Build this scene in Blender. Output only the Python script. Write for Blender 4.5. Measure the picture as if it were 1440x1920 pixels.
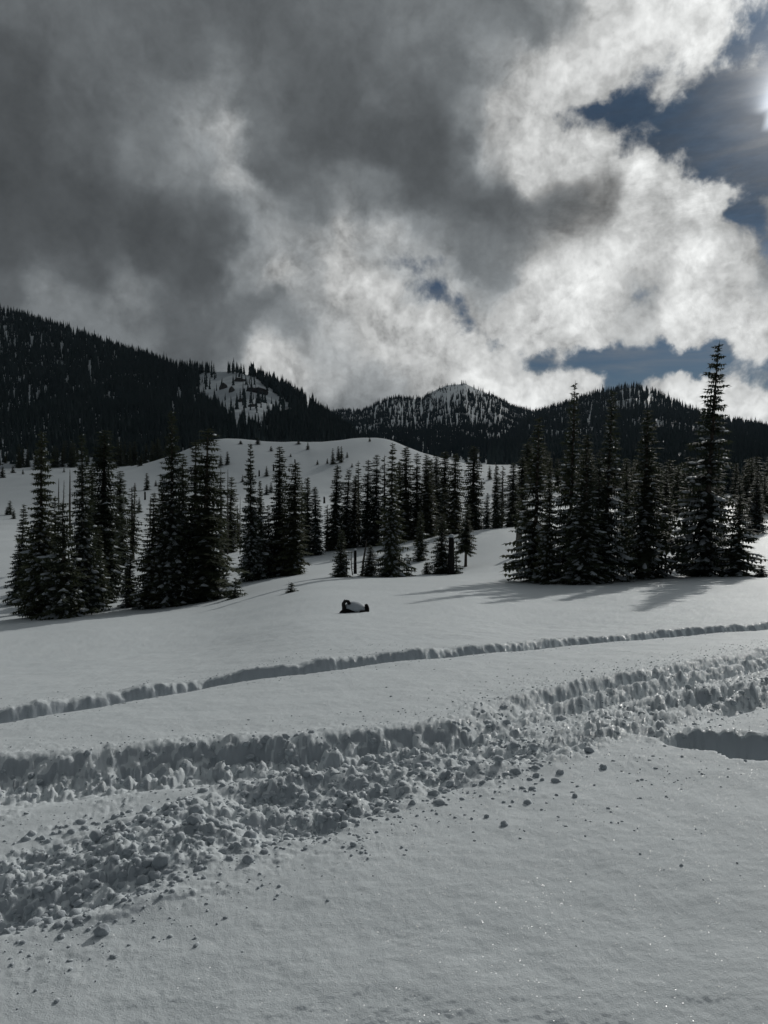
import bpy, math, random
import numpy as np
from mathutils import Vector, Matrix, Euler

random.seed(7)
RNG = np.random.default_rng(7)
for o in list(bpy.data.objects):
    bpy.data.objects.remove(o)
S = bpy.context.scene
COL = S.collection
PI = math.pi

# =====================================================================
# CAMERA, WORLD, SUN, EXPOSURE
# =====================================================================
FPX = 1386.7                      # focal length in photo pixels (1440 x 1920)
PITCH = math.radians(2.5)         # camera looks slightly down
CAM = np.array([0.0, 0.0, 1.6])
EXPO = -1.05
SUN_AZ, SUN_EL = math.radians(28.3), math.radians(24.0)
SUN_STRENGTH = 3.5
SKY_STRENGTH = 0.055

cam = bpy.data.cameras.new('camera')
cam.sensor_fit = 'VERTICAL'
cam.sensor_height = 36.0
cam.sensor_width = 27.0
cam.lens = 26.0
cam.clip_start = 0.05
cam.clip_end = 30000
camo = bpy.data.objects.new('camera', cam)
camo.location = CAM
camo.rotation_euler = (PI / 2 - PITCH, 0, 0)
COL.objects.link(camo)
S.camera = camo
S.view_settings.view_transform = 'Standard'
S.view_settings.look = 'None'
S.view_settings.gamma = 1.0
S.view_settings.use_curve_mapping = False
S.view_settings.exposure = EXPO
S.render.engine = 'CYCLES'
S.cycles.max_bounces = 6
S.cycles.diffuse_bounces = 3
S.cycles.glossy_bounces = 2
S.cycles.transmission_bounces = 2
S.cycles.transparent_max_bounces = 8
S.cycles.use_denoising = True


def pix_dir(px, py):
    """direction in the world seen at a pixel of the 1440 x 1920 photograph"""
    a, b = (px - 720.0) / FPX, (960.0 - py) / FPX
    c, s = math.cos(PITCH), math.sin(PITCH)
    return np.array([a, c + b * s, b * c - s])


def unproj(px, py, d):
    v = pix_dir(px, py)
    return CAM + v * (d / v[1])


def to_pix(P):
    Q = np.asarray(P) - CAM
    c, s = math.cos(PITCH), math.sin(PITCH)
    f = Q[..., 1] * c - Q[..., 2] * s
    u = Q[..., 1] * s + Q[..., 2] * c
    return 720 + FPX * Q[..., 0] / f, 960 - FPX * u / f


DECK_Z = 3000.0
DECK_DX, DECK_DY = DECK_Z / math.tan(SUN_EL) * math.sin(SUN_AZ), DECK_Z / math.tan(SUN_EL) * math.cos(SUN_AZ)


def sstep(a, b, x):
    t = min(1.0, max(0.0, (x - a) / (b - a)))
    return t * t * (3 - 2 * t)


def deck_mask(X, Y):
    x, y = X - DECK_DX, Y - DECK_DY
    k = sstep(90, 700, -x)
    edge = 235 + 275 * sstep(-90, 75, x) + 0.10 * max(x, 0) - 1500 * k
    wd = 30 + 1300 * k
    return sstep(-wd, wd, y - edge) * sstep(-2600, -900, x) * (1 - sstep(1500, 2500, x)) * (1 - sstep(2200, 5200, y))


def lin(v):
    v = v / 255.0
    return v / 12.92 if v < 0.04045 else ((v + 0.055) / 1.055) ** 2.4


sun_dir = Vector((math.sin(SUN_AZ) * math.cos(SUN_EL), math.cos(SUN_AZ) * math.cos(SUN_EL), math.sin(SUN_EL)))
sl = bpy.data.lights.new('sun', 'SUN')
sl.energy = SUN_STRENGTH
sl.angle = math.radians(0.55)
sl.color = (1.0, 0.972, 0.92)
so = bpy.data.objects.new('sun', sl)
so.rotation_euler = sun_dir.to_track_quat('Z', 'Y').to_euler()
so.location = (60, 110, 80)
COL.objects.link(so)

world = bpy.data.worlds.new('World')
S.world = world
world.use_nodes = True


class NT:
    """small helper to write node trees"""
    def __init__(self, tree):
        self.t = tree
        self.t.nodes.clear()

    def n(self, kind, **kw):
        nd = self.t.nodes.new(kind)
        for k, v in kw.items():
            setattr(nd, k, v)
        return nd

    def put(self, sock, v):
        if isinstance(v, bpy.types.NodeSocket):
            self.t.links.new(v, sock)
        elif v is not None:
            sock.default_value = v

    def math(self, op, a, b=None, c=None, clamp=False):
        nd = self.n('ShaderNodeMath', operation=op)
        nd.use_clamp = clamp
        self.put(nd.inputs[0], a)
        self.put(nd.inputs[1], b)
        self.put(nd.inputs[2], c)
        return nd.outputs[0]

    def vec(self, op, a, b=None, c=None):
        nd = self.n('ShaderNodeVectorMath', operation=op)
        self.put(nd.inputs[0], a)
        if op == 'SCALE':
            self.put(nd.inputs['Scale'], b)
        else:
            self.put(nd.inputs[1], b)
            self.put(nd.inputs[2], c)
        return nd.outputs['Value'] if op in ('DOT_PRODUCT', 'LENGTH', 'DISTANCE') else nd.outputs[0]

    def noise(self, v, scale, detail=6.0, rough=0.55, dist=0.0, lac=2.0):
        nd = self.n('ShaderNodeTexNoise')
        self.put(nd.inputs['Vector'], v)
        self.put(nd.inputs['Scale'], scale)
        nd.inputs['Detail'].default_value = detail
        nd.inputs['Roughness'].default_value = rough
        nd.inputs['Distortion'].default_value = dist
        nd.inputs['Lacunarity'].default_value = lac
        return nd

    def remap(self, v, a, b, c=0.0, d=1.0, smooth=True):
        nd = self.n('ShaderNodeMapRange')
        nd.interpolation_type = 'SMOOTHSTEP' if smooth else 'LINEAR'
        self.put(nd.inputs[0], v)
        for i, x in enumerate((a, b, c, d)):
            self.put(nd.inputs[i + 1], x)
        return nd.outputs[0]

    def mix(self, f, a, b):
        nd = self.n('ShaderNodeMix', data_type='RGBA')
        self.put(nd.inputs[0], f)
        self.put(nd.inputs[6], a)
        self.put(nd.inputs[7], b)
        return nd.outputs[2]


# (px, py, cover, tone): where the cloud is thick or open and how light it is
CLOUD = [
 (0,0,1,104),(160,0,1,104),(480,0,1,98),(640,0,1,106),(800,0,1,120),(960,0,1,116),(1060,10,1,135),(1130,10,1,190),(1210,20,1,218),(1290,10,.9,222),(1350,40,.95,228),(1400,55,.35,215),(1440,50,.6,228),
 (0,100,1,86),(320,100,1,100),(800,100,1,112),(1000,60,1,112),(1080,70,1,160),(1130,90,1,212),(1200,80,1,222),(1272,75,.35,190),(1330,100,.8,226),(1385,100,.3,210),(1430,105,.5,225),
 (850,150,1,108),(930,150,1,140),(990,150,1,196),(1060,140,1,210),(1140,150,.9,205),(1200,150,.5,205),(1250,150,.75,215),(1290,160,.5,205),
 (0,200,1,80),(160,200,1,97),(280,190,1,112),(380,200,1,135),(470,200,1,105),(560,200,1,94),(640,200,1,90),(720,200,1,104),(800,200,1,96),(880,200,1,135),(950,210,1,205),(1030,205,.95,205),(1075,225,.35,170),(1120,215,.15,140),(1175,200,.12,150),(1215,200,.15,160),(1280,210,0,150),(1330,190,.1,160),(1390,180,.12,190),(1440,180,.15,240),
 (300,250,1,118),(370,260,1,150),(430,250,1,176),(500,230,1,108),(600,260,1,88),(720,260,1,85),(800,260,1,82),(870,260,1,92),(930,275,1,185),(1010,270,1,218),(1100,260,.95,222),(1140,250,.7,222),(1185,275,.25,180),(1250,280,0,150),(1290,255,0,150),(1340,260,.03,150),(1440,255,.12,205),
 (0,330,1,78),(390,310,1,128),(440,345,1,176),(520,320,1,95),(800,335,1,82),(895,345,1,88),(930,325,1,150),(1010,335,1,212),(1100,325,1,206),(1200,315,.95,226),(1255,320,.7,222),(1300,310,.1,180),(1350,310,0,150),(1430,330,0,150),
 (160,390,1,80),(420,380,1,92),(500,405,1,140),(590,400,1,104),(700,380,1,112),(800,370,1,92),(900,390,1,82),(950,375,1,84),(1000,395,1,82),(1045,380,1,84),(1090,385,1,86),(960,420,1,96),(1060,415,1,108),(1140,370,1,120),(1200,385,1,196),(1280,370,1,226),(1345,370,.9,232),(1395,395,.1,150),(1440,400,.3,125),
 (0,440,1,84),(300,440,1,80),(420,440,1,86),(520,450,1,156),(600,445,1,172),(665,438,1,200),(730,430,1,180),(800,425,1,130),(900,435,1,116),(1000,440,1,126),(1080,450,1,196),(1200,450,1,224),(1300,450,1,224),(1380,450,.8,205),(1440,460,.4,125),
 (160,500,1,90),(400,500,1,82),(470,500,1,138),(520,515,1,200),(572,480,.55,150),(640,495,1,206),(700,465,.55,165),(745,500,.5,165),(800,500,.6,160),(880,500,1,106),(940,515,1,118),(1020,500,1,214),(1120,500,1,226),(1210,505,1,212),(1390,500,.85,205),(1440,520,.5,130),
 (0,560,1,96),(100,550,1,128),(240,550,1,130),(500,560,1,98),(580,550,1,165),(660,540,1,214),(720,555,.8,205),(780,540,.32,150),(840,560,.65,180),(900,560,1,160),(980,570,1,205),(1060,565,1,226),(1150,540,.9,205),(1205,550,.4,150),(1290,560,1,230),(1380,570,.95,222),(1440,565,.8,200),
 (100,600,1,120),(250,610,1,118),(340,600,1,98),(450,610,1,104),(540,610,1,126),(640,600,1,178),(720,610,1,216),(800,600,.95,216),(860,605,.6,200),(920,620,.75,205),(1000,610,1,226),(1100,610,1,226),(1195,590,.7,190),(1290,620,1,228),(1390,630,1,226),(1440,650,1,224),
 (350,655,.95,95),(440,640,.65,108),(520,660,1,204),(620,660,1,164),(800,665,1,202),(880,680,1,216),(935,655,.3,180),(1000,650,.85,212),(1000,690,.15,165),(1055,680,.45,205),(1105,676,.05,165),(1150,684,0,160),(1200,688,0,160),(1250,684,.0,160),(1300,682,.05,165),(1345,690,.12,180),(1385,668,.6,215),(1410,695,.25,200),(1440,690,.35,215),
 (540,700,1,194),(620,730,1,176),(700,725,1,160),(780,710,1,190),(900,710,1,222),(960,715,1,218),(1050,735,1,226),(1110,715,.85,222),(1150,708,.1,160),(1235,722,.85,215),(1280,725,1,226),(1360,735,.9,222),(1440,735,.5,215),
 (640,755,1,130),(700,745,1,140),(860,760,1,215),(980,748,1,226),(1020,752,1,226),(1320,738,1,226),(1400,757,1,226),(1330,765,1,226),(1440,775,1,228),
]

w = NT(world.node_tree)
geo = w.n('ShaderNodeTexCoord')
D0 = w.vec('NORMALIZE', geo.outputs['Generated'])
# wind-torn edges: the direction is warped by two noises before the cloud map is read
wn = w.noise(D0, 8.0, 1.0, 0.5)
wn2 = w.noise(D0, 24.0, 5.0, 0.55)
wv = w.vec('SUBTRACT', wn.outputs['Color'], (0.5, 0.5, 0.5))
wv2 = w.vec('SUBTRACT', wn2.outputs['Color'], (0.5, 0.5, 0.5))
D1 = w.vec('MULTIPLY_ADD', wv, (0.04, 0.04, 0.04), D0)
D1 = w.vec('MULTIPLY_ADD', wv2, (0.05, 0.05, 0.05), D1)
D1 = w.vec('NORMALIZE', D1)
# cloud tones raised to offset the dimming of the shade deck added further down
def deck_gain(px, py):
    v = pix_dir(px, py)
    if v[2] < 0.02:
        return 1.0
    X, Y = v[0] * DECK_Z / v[2], v[1] * DECK_Z / v[2]
    return 1.0 / (1.0 - 0.66 * deck_mask(X, Y))


pts_ = [(pix_dir(px, py), cov, min(1.0, 1.0) * lin(tone) * deck_gain(px, py)) for px, py, cov, tone in CLOUD]
acc, tac, ws = 0.0, 0.0, 0.0
D2 = D1
for i_, (v, cov, tone) in enumerate(pts_):
    if i_ and i_ % 30 == 0:          # sums the map up in stages, so that the shader's memory is enough
        D2 = w.vec('MULTIPLY_ADD', ws, (1e-30, 1e-30, 1e-30), D1)
    v = v / np.linalg.norm(v)
    dt = w.vec('DOT_PRODUCT', D2, tuple(v))
    e = w.math('SUBTRACT', 1.0004, dt)
    r_ = w.math('DIVIDE', 1.0, e)
    wt = w.math('MULTIPLY', w.math('MULTIPLY', r_, r_), r_)
    acc = w.math('MULTIPLY_ADD', wt, cov, acc)
    tac = w.math('MULTIPLY_ADD', wt, tone, tac)
    ws = w.math('ADD', wt, ws)
cover, tone = w.math('DIVIDE', acc, ws), w.math('DIVIDE', tac, ws)
# round the rest of the sky the same grey overcast goes on; it stays broken on the sun's side
vc = pix_dir(700, 420)
vc = vc / np.linalg.norm(vc)
away = w.remap(w.vec('DOT_PRODUCT', D1, tuple(vc)), math.cos(math.radians(36)), math.cos(math.radians(60)))
vr = np.array([math.sin(math.radians(52)) * .94, math.cos(math.radians(52)) * .94, .34])
sunward = w.remap(w.vec('DOT_PRODUCT', D1, tuple(vr)), math.cos(math.radians(28)), math.cos(math.radians(8)))
o_tone = w.math('MULTIPLY_ADD', sunward, lin(175) - lin(88), lin(88))
o_cov = w.math('MULTIPLY_ADD', sunward, -0.45, 1.0)
tone = w.math('ADD', w.math('MULTIPLY', tone, w.math('SUBTRACT', 1.0, away)), w.math('MULTIPLY', o_tone, away))
cover = w.math('ADD', w.math('MULTIPLY', cover, w.math('SUBTRACT', 1.0, away)), w.math('MULTIPLY', o_cov, away))


def cloud_fbm(vecsock):
    q = w.noise(vecsock, 12.0, 1.0, 0.5)
    qv = w.vec('SUBTRACT', q.outputs['Color'], (0.5, 0.5, 0.5))
    vv = w.vec('MULTIPLY_ADD', qv, (0.03, 0.03, 0.03), vecsock)
    big = w.noise(vv, 11.0, 7.0, 0.56, 0.0, 2.15)
    return big.outputs['Fac']


f0 = cloud_fbm(D0)
sd = np.array(sun_dir)
f1 = cloud_fbm(w.vec('MULTIPLY_ADD', tuple(sd), (0.010, 0.010, 0.010), D0))
relief = w.math('SUBTRACT', f0, f1)                    # lit flank minus shaded flank
dens = w.math('MULTIPLY_ADD', w.math('SUBTRACT', f0, 0.5), 1.7, cover)
alpha = w.remap(dens, 0.30, 0.62)
# streaky high cirrus, thin, everywhere
cm = w.vec('MULTIPLY', D0, (4.0, 4.0, 26.0))
cir = w.noise(cm, 1.6, 7.0, 0.6, 0.4).outputs['Fac']
cirrus = w.remap(cir, 0.36, 0.80, 0.0, 0.55)
# brightness of the cloud: traced tone, broken up by the relief (strongest in the bright, torn parts)
crisp = w.remap(tone, 0.06, 0.45, 0.38, 1.0)
def puffs(v):
    vo = w.n('ShaderNodeTexVoronoi')
    w.put(vo.inputs['Vector'], v)
    vo.inputs['Scale'].default_value = 12.0
    vo.inputs['Detail'].default_value = 3.0
    vo.inputs['Roughness'].default_value = 0.52
    vo.inputs['Lacunarity'].default_value = 2.3
    return vo.outputs['Distance']


DW = w.vec('MULTIPLY_ADD', wv2, (0.045, 0.045, 0.045), D0)     # cauliflower heads, slightly torn
p0 = puffs(DW)
p1 = puffs(w.vec('MULTIPLY_ADD', tuple(sd), (0.014, 0.014, 0.014), DW))
rel2 = w.math('SUBTRACT', p1, p0)
rel = w.math('MULTIPLY_ADD', relief, 1.9, w.math('MULTIPLY', w.math('SUBTRACT', f0, 0.5), 0.6))
rel = w.math('MULTIPLY_ADD', rel2, 0.55, rel)
rel = w.math('MULTIPLY_ADD', w.math('SUBTRACT', 0.45, p0), 0.10, rel)
rel = w.math('MULTIPLY', rel, crisp)
tfac = w.math('ADD', rel, 1.0)
tfac = w.math('MAXIMUM', tfac, 0.35)
bright = w.math('MULTIPLY', tone, tfac)
# forward scattering round the sun
sdot = w.vec('DOT_PRODUCT', D0, tuple(sd))
glow = w.math('POWER', w.math('MAXIMUM', sdot, 0.0), 330.0)
glow2 = w.math('POWER', w.math('MAXIMUM', sdot, 0.0), 1000.0)
glow3 = w.math('POWER', w.math('MAXIMUM', sdot, 0.0), 70.0)
bright = w.math('MULTIPLY', bright, 1.0 / (2 ** EXPO))
ccol = w.n('ShaderNodeCombineColor')
cold = w.mix(w.remap(tone, 0.05, 0.6), (0.91, 1.0, 1.06, 1), (0.985, 1.0, 0.99, 1))
ccol = w.vec('SCALE', cold, bright)
sky = w.n('ShaderNodeTexSky', sky_type='NISHITA')
sky.sun_disc = False
sky.sun_elevation = SUN_EL
sky.sun_rotation = SUN_AZ
sky.altitude = 2000
sky.air_density = 1.0
sky.dust_density = 0.3
sky.ozone_density = 1.5
bg1 = w.n('ShaderNodeBackground')
blue = w.vec('MULTIPLY', sky.outputs[0], (0.52, 0.60, 0.66))
blue = w.vec('ADD', blue, w.vec('SCALE', (6.0, 10.0, 15.5), glow3))     # aureole: haze scattering the sun forward
w.put(bg1.inputs[0], blue)
bg1.inputs[1].default_value = SKY_STRENGTH
bgc = w.n('ShaderNodeBackground')                       # cirrus, lit from behind
cb = w.math('MULTIPLY_ADD', glow, 1.5, 0.42)
cb = w.math('MULTIPLY_ADD', glow2, 0.25, cb)
w.put(bgc.inputs[0], w.vec('SCALE', (0.96, 1.0, 1.05), cb))
bg2 = w.n('ShaderNodeBackground')
w.put(bg2.inputs[0], ccol)
ma = w.n('ShaderNodeMixShader')
w.put(ma.inputs[0], w.math('ADD', cirrus, w.math('MULTIPLY', glow, 0.85), clamp=True))
w.put(ma.inputs[1], bg1.outputs[0])
w.put(ma.inputs[2], bgc.outputs[0])
mb = w.n('ShaderNodeMixShader')
w.put(mb.inputs[0], alpha)
w.put(mb.inputs[1], ma.outputs[0])
w.put(mb.inputs[2], bg2.outputs[0])
wo = w.n('ShaderNodeOutputWorld')
w.put(wo.inputs[0], mb.outputs[0])
world.cycles.sampling_method = 'MANUAL'
world.cycles.sample_map_resolution = 512



# =====================================================================
# HELPERS
# =====================================================================
def tag(o, label=None, cat=None, group=None, kind=None):
    if label: o['label'] = label
    if cat: o['category'] = cat
    if group: o['group'] = group
    if kind: o['kind'] = kind
    return o


def mesh_np(name, V, F, mat=None, smooth=False, mat_idx=None):
    """mesh from numpy arrays; F is (n,3) or (n,4)"""
    me = bpy.data.meshes.new(name)
    V = np.ascontiguousarray(V, dtype=np.float32)
    F = np.ascontiguousarray(F, dtype=np.int32)
    k = F.shape[1]
    me.vertices.add(len(V))
    me.vertices.foreach_set('co', V.ravel())
    me.loops.add(F.size)
    me.loops.foreach_set('vertex_index', F.ravel())
    me.polygons.add(len(F))
    me.polygons.foreach_set('loop_start', np.arange(0, F.size, k, dtype=np.int32))
    me.polygons.foreach_set('use_smooth', np.full(len(F), bool(smooth)))
    me.update(calc_edges=True)
    for m in (mat if isinstance(mat, (list, tuple)) else [mat]):
        if m: me.materials.append(m)
    if mat_idx is not None:
        me.polygons.foreach_set('material_index', np.asarray(mat_idx, dtype=np.int32))
    return me


def link(name, me, parent=None):
    o = bpy.data.objects.new(name, me)
    COL.objects.link(o)
    if parent: o.parent = parent
    return o


def empty(name, loc):
    o = bpy.data.objects.new(name, None)
    o.empty_display_size = 0.2
    o.location = loc
    COL.objects.link(o)
    return o


def smooth(a, b, x):
    t = np.clip((x - a) / (b - a), 0, 1)
    return t * t * (3 - 2 * t)


def hash2(i, j, seed=0):
    h = (i.astype(np.int64) * 374761393 + j.astype(np.int64) * 668265263 + seed * 1442695041) & 0xffffffff
    h = ((h ^ (h >> 13)) * 1274126177) & 0xffffffff
    h = ((h ^ (h >> 16)) * 2246822519) & 0xffffffff
    return ((h ^ (h >> 15)) & 0xffffff) / float(0x1000000)


def vnoise(x, y, seed=0):
    """gradient noise, about -0.7 .. 0.7"""
    xi, yi = np.floor(x), np.floor(y)
    fx, fy = x - xi, y - yi
    u, v = fx**3 * (fx * (fx * 6 - 15) + 10), fy**3 * (fy * (fy * 6 - 15) + 10)
    out = 0
    for dx in (0, 1):
        for dy in (0, 1):
            a = hash2(xi + dx, yi + dy, seed) * 2 * PI
            g = np.cos(a) * (fx - dx) + np.sin(a) * (fy - dy)
            out = out + g * (u if dx else 1 - u) * (v if dy else 1 - v)
    return out


def fbm(x, y, octv=4, seed=0, gain=0.5):
    a, s = 1.0, 0
    for o_ in range(octv):
        s = s + a * vnoise(x * 2.03**o_ + 17.1 * o_, y * 2.03**o_ - 9.7 * o_, seed + o_)
        a *= gain
    return s


def lumps(x, y, cell, seed, fill=0.8, rmin=0.3, rmax=0.75):
    """heap of half-buried balls: the highest hemisphere over each point"""
    X, Y = x / cell, y / cell
    xi, yi = np.floor(X), np.floor(Y)
    out = np.zeros_like(X)
    for dx in (-1, 0, 1):
        for dy in (-1, 0, 1):
            cx, cy = xi + dx, yi + dy
            px = cx + hash2(cx, cy, seed)
            py = cy + hash2(cx, cy, seed + 1)
            r = rmin + (rmax - rmin) * hash2(cx, cy, seed + 2)**2
            on = hash2(cx, cy, seed + 3) < fill
            d2 = (X - px)**2 + (Y - py)**2
            h = np.sqrt(np.maximum(r * r - d2, 0)) * (0.5 + 0.8 * hash2(cx, cy, seed + 4))
            out = np.maximum(out, np.where(on, h, 0))
    return out * cell


def poly_field(x, y, pts):
    """signed distance (+ on the far side, away from the camera) and run along a polyline"""
    best = np.full(x.shape, 1e9)
    sign = np.ones(x.shape)
    run = np.zeros(x.shape)
    acc_ = 0.0
    for (ax, ay), (bx, by) in zip(pts[:-1], pts[1:]):
        ex, ey = bx - ax, by - ay
        L = math.hypot(ex, ey)
        t = np.clip(((x - ax) * ex + (y - ay) * ey) / (L * L), 0, 1)
        d = np.hypot(x - ax - t * ex, y - ay - t * ey)
        m = d < best
        best = np.where(m, d, best)
        sign = np.where(m, np.sign(ex * (y - ay) - ey * (x - ax)), sign)
        run = np.where(m, acc_ + t * L, run)
        acc_ += L
    return best * sign, run


# =====================================================================
# MATERIALS
# =====================================================================
def new_mat(name):
    m = bpy.data.materials.new(name)
    m.use_nodes = True
    return m, NT(m.node_tree)


def snow_material(name='snow', fine=True, sparkle=True):
    m, t = new_mat(name)
    g = t.n('ShaderNodeNewGeometry')
    P = g.outputs['Position']
    b = t.n('ShaderNodeBsdfPrincipled')
    n1 = t.noise(P, 0.35, 4.0, 0.5).outputs['Fac']
    n2 = t.noise(P, 9.0, 5.0, 0.6).outputs['Fac']
    f = t.math('MULTIPLY_ADD', n2, 0.5, t.math('MULTIPLY', n1, 0.5))
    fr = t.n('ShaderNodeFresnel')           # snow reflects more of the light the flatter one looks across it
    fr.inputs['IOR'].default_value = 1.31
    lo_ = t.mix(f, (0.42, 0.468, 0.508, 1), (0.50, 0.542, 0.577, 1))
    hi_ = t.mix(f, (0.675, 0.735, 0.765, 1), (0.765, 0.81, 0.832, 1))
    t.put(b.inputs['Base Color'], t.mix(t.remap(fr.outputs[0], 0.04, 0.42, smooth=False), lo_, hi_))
    b.inputs['Roughness'].default_value = 0.5
    b.inputs['Specular IOR Level'].default_value = 0.02
    nrm = None
    if fine:
        ha = t.noise(P, 14.0, 3.0, 0.55).outputs['Fac']
        hb = t.noise(P, 120.0, 5.0, 0.7).outputs['Fac']
        bp = t.n('ShaderNodeBump')
        bp.inputs['Strength'].default_value = 0.55
        bp.inputs['Distance'].default_value = 0.011
        t.put(bp.inputs['Height'], ha)
        bp2 = t.n('ShaderNodeBump')
        bp2.inputs['Strength'].default_value = 0.85
        bp2.inputs['Distance'].default_value = 0.006
        t.put(bp2.inputs['Height'], hb)
        t.put(bp2.inputs['Normal'], bp.outputs[0])
        nrm = bp2.outputs[0]
        t.put(b.inputs['Normal'], nrm)
    if sparkle:
        # ice facets: each few-millimetre grain mirrors the sun from its own angle
        vo = t.n('ShaderNodeTexVoronoi')
        t.put(vo.inputs['Vector'], P)
        vo.inputs['Scale'].default_value = 300.0
        cv = t.vec('SUBTRACT', vo.outputs['Color'], (0.5, 0.5, 0.5))
        nv = t.vec('NORMALIZE', t.vec('MULTIPLY_ADD', cv, (1.0, 1.0, 0.5), (0, 0, 0.75)))
        t.put(b.inputs['Coat Normal'], nv)
        b.inputs['Coat Weight'].default_value = 0.13
        b.inputs['Coat Roughness'].default_value = 0.165
        b.inputs['Coat IOR'].default_value = 1.31
    o = t.n('ShaderNodeOutputMaterial')
    t.put(o.inputs[0], b.outputs[0])
    return m


def flat_mat(name, c1, c2, scale=3.0, rough=0.9, spec=0.1, bump=0.0, stretch=(1, 1, 1), transl=0.0):
    m, t = new_mat(name)
    g = t.n('ShaderNodeNewGeometry')
    tc = t.n('ShaderNodeTexCoord')
    P = t.vec('MULTIPLY', tc.outputs['Object'], stretch)
    nn = t.noise(P, scale, 4.0, 0.6).outputs['Fac']
    b = t.n('ShaderNodeBsdfPrincipled')
    oi = t.n('ShaderNodeObjectInfo')
    k = t.math('MULTIPLY_ADD', oi.outputs['Random'], 0.5, t.math('SUBTRACT', nn, 0.25))
    t.put(b.inputs['Base Color'], t.mix(t.remap(k, 0.2, 0.8), (*c1, 1), (*c2, 1)))
    b.inputs['Roughness'].default_value = rough
    b.inputs['Specular IOR Level'].default_value = spec
    if bump:
        bp = t.n('ShaderNodeBump')
        bp.inputs['Strength'].default_value = 0.8
        bp.inputs['Distance'].default_value = bump
        t.put(bp.inputs['Height'], nn)
        t.put(b.inputs['Normal'], bp.outputs[0])
    out = b.outputs[0]
    if transl:
        tr = t.n('ShaderNodeBsdfTranslucent')
        tr.inputs[0].default_value = (c2[0] * 1.3, c2[1] * 1.3, c2[2] * 0.8, 1)
        mx = t.n('ShaderNodeMixShader')
        mx.inputs[0].default_value = transl
        t.put(mx.inputs[1], out)
        t.put(mx.inputs[2], tr.outputs[0])
        out = mx.outputs[0]
    o = t.n('ShaderNodeOutputMaterial')
    t.put(o.inputs[0], out)
    return m


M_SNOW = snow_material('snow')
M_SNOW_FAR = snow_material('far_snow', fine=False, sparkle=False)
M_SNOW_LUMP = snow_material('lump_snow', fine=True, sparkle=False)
M_NEEDLE = flat_mat('fir_needles', (0.040, 0.056, 0.044), (0.075, 0.086, 0.050), 1.2, 0.75, 0.15, transl=0.12)
M_NEEDLE_FAR = flat_mat('far_needles', (0.026, 0.042, 0.047), (0.042, 0.060, 0.062), 0.05, 0.9, 0.05)  # bluish green needles, with the haze blue of distance put into the colour
M_BARK = flat_mat('bark', (0.05, 0.042, 0.036), (0.10, 0.085, 0.072), 6.0, 0.95, 0.05, 0.02, (1, 1, 0.25))
M_DEADWOOD = flat_mat('dead_wood', (0.055, 0.05, 0.046), (0.13, 0.12, 0.11), 5.0, 0.9, 0.05, 0.02, (1, 1, 0.2))
M_CHAR = flat_mat('dark_wood', (0.010, 0.010, 0.011), (0.030, 0.028, 0.027), 7.0, 0.9, 0.1, 0.03)
M_ROCK = flat_mat('rock', (0.03, 0.03, 0.033), (0.09, 0.088, 0.085), 0.3, 0.9, 0.1, 0.4)

# =====================================================================
# GROUND: one sheet from the photographer's feet to the horizon
# =====================================================================
# what the photograph shows at each picture column: row -> distance in metres
TERR = {
 -500: [(1205,47),(1175,65),(1085,95),(1035,130),(998,180),(962,240),(925,330),(900,420),(885,520),(870,700)],
 0:    [(1166,48),(1136,65),(1066,95),(1021,130),(990,180),(960,240),(920,330),(895,420),(880,520),(868,700)],
 180:  [(1153,48),(1125,65),(1064,95),(1020,130),(988,180),(955,240),(915,330),(890,420),(874,520),(864,700)],
 300:  [(1145,48),(1113,65),(1060,95),(1020,130),(985,180),(952,240),(930,300),(905,360),(872,420),(862,470),(866,520),(862,700)],
 400:  [(1131,48),(1103,65),(1056,95),(1018,130),(983,180),(950,240),(932,300),(895,350),(855,400),(826,450),(830,520),(850,700)],
 560:  [(1091,52),(1074,70),(1047,95),(1014,130),(975,180),(945,240),(931,300),(890,350),(855,400),(831,445),(836,520),(850,700)],
 720:  [(1086,52),(1072,70),(1035,92),(1022,105),(1009,130),(970,180),(938,240),(918,300),(884,350),(850,400),(824,445),(830,520),(845,700)],
 800:  [(1085,52),(1068,70),(1025,92),(1009,107),(1004,130),(970,180),(936,240),(914,300),(888,350),(868,400),(852,445),(858,520),(860,700)],
 870:  [(1086,52),(1064,70),(1012,92),(998,107),(1002,130),(970,180),(934,240),(908,300),(889,350),(877,400),(868,450),(870,520),(868,700)],
 960:  [(1092,50),(1050,70),(1001,92),(989,107),(985,140),(953,185),(918,240),(895,300),(875,400),(873,450),(872,520),(870,700)],
 1200: [(1089,48),(1058,65),(1018,95),(985,140),(960,190),(930,260),(908,350),(890,450),(880,700)],
 1440: [(1080,46),(1060,60),(1012,95),(980,140),(960,190),(928,260),(905,350),(885,450),(872,700)],
 1950: [(1075,46),(1055,60),(1010,95),(975,140),(950,200),(920,260),(895,350),(880,450),(865,700)],
}
cps = []
for px, rows in TERR.items():
    for py, d in rows:
        cps.append(unproj(px, py, d))
    for d in (6, 12, 20, 32):
        q = unproj(px, 1000, d)
        # slope from the crest of this column back to the feet
        c0 = unproj(px, rows[0][0], rows[0][1])
        s_ = c0[2] / c0[1]
        cps.append(np.array([q[0], d, s_ * d - 0.20 * math.sin(PI * min(d, 48) / 48)]))
    e0 = unproj(px, rows[-1][0], rows[-1][1])
    cps.append(np.array([e0[0] * 2, e0[1] * 2, e0[2] + 8]))
    cps.append(np.array([e0[0] * 8, e0[1] * 8, e0[2] + 20]))
cps = np.array(cps)


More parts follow.
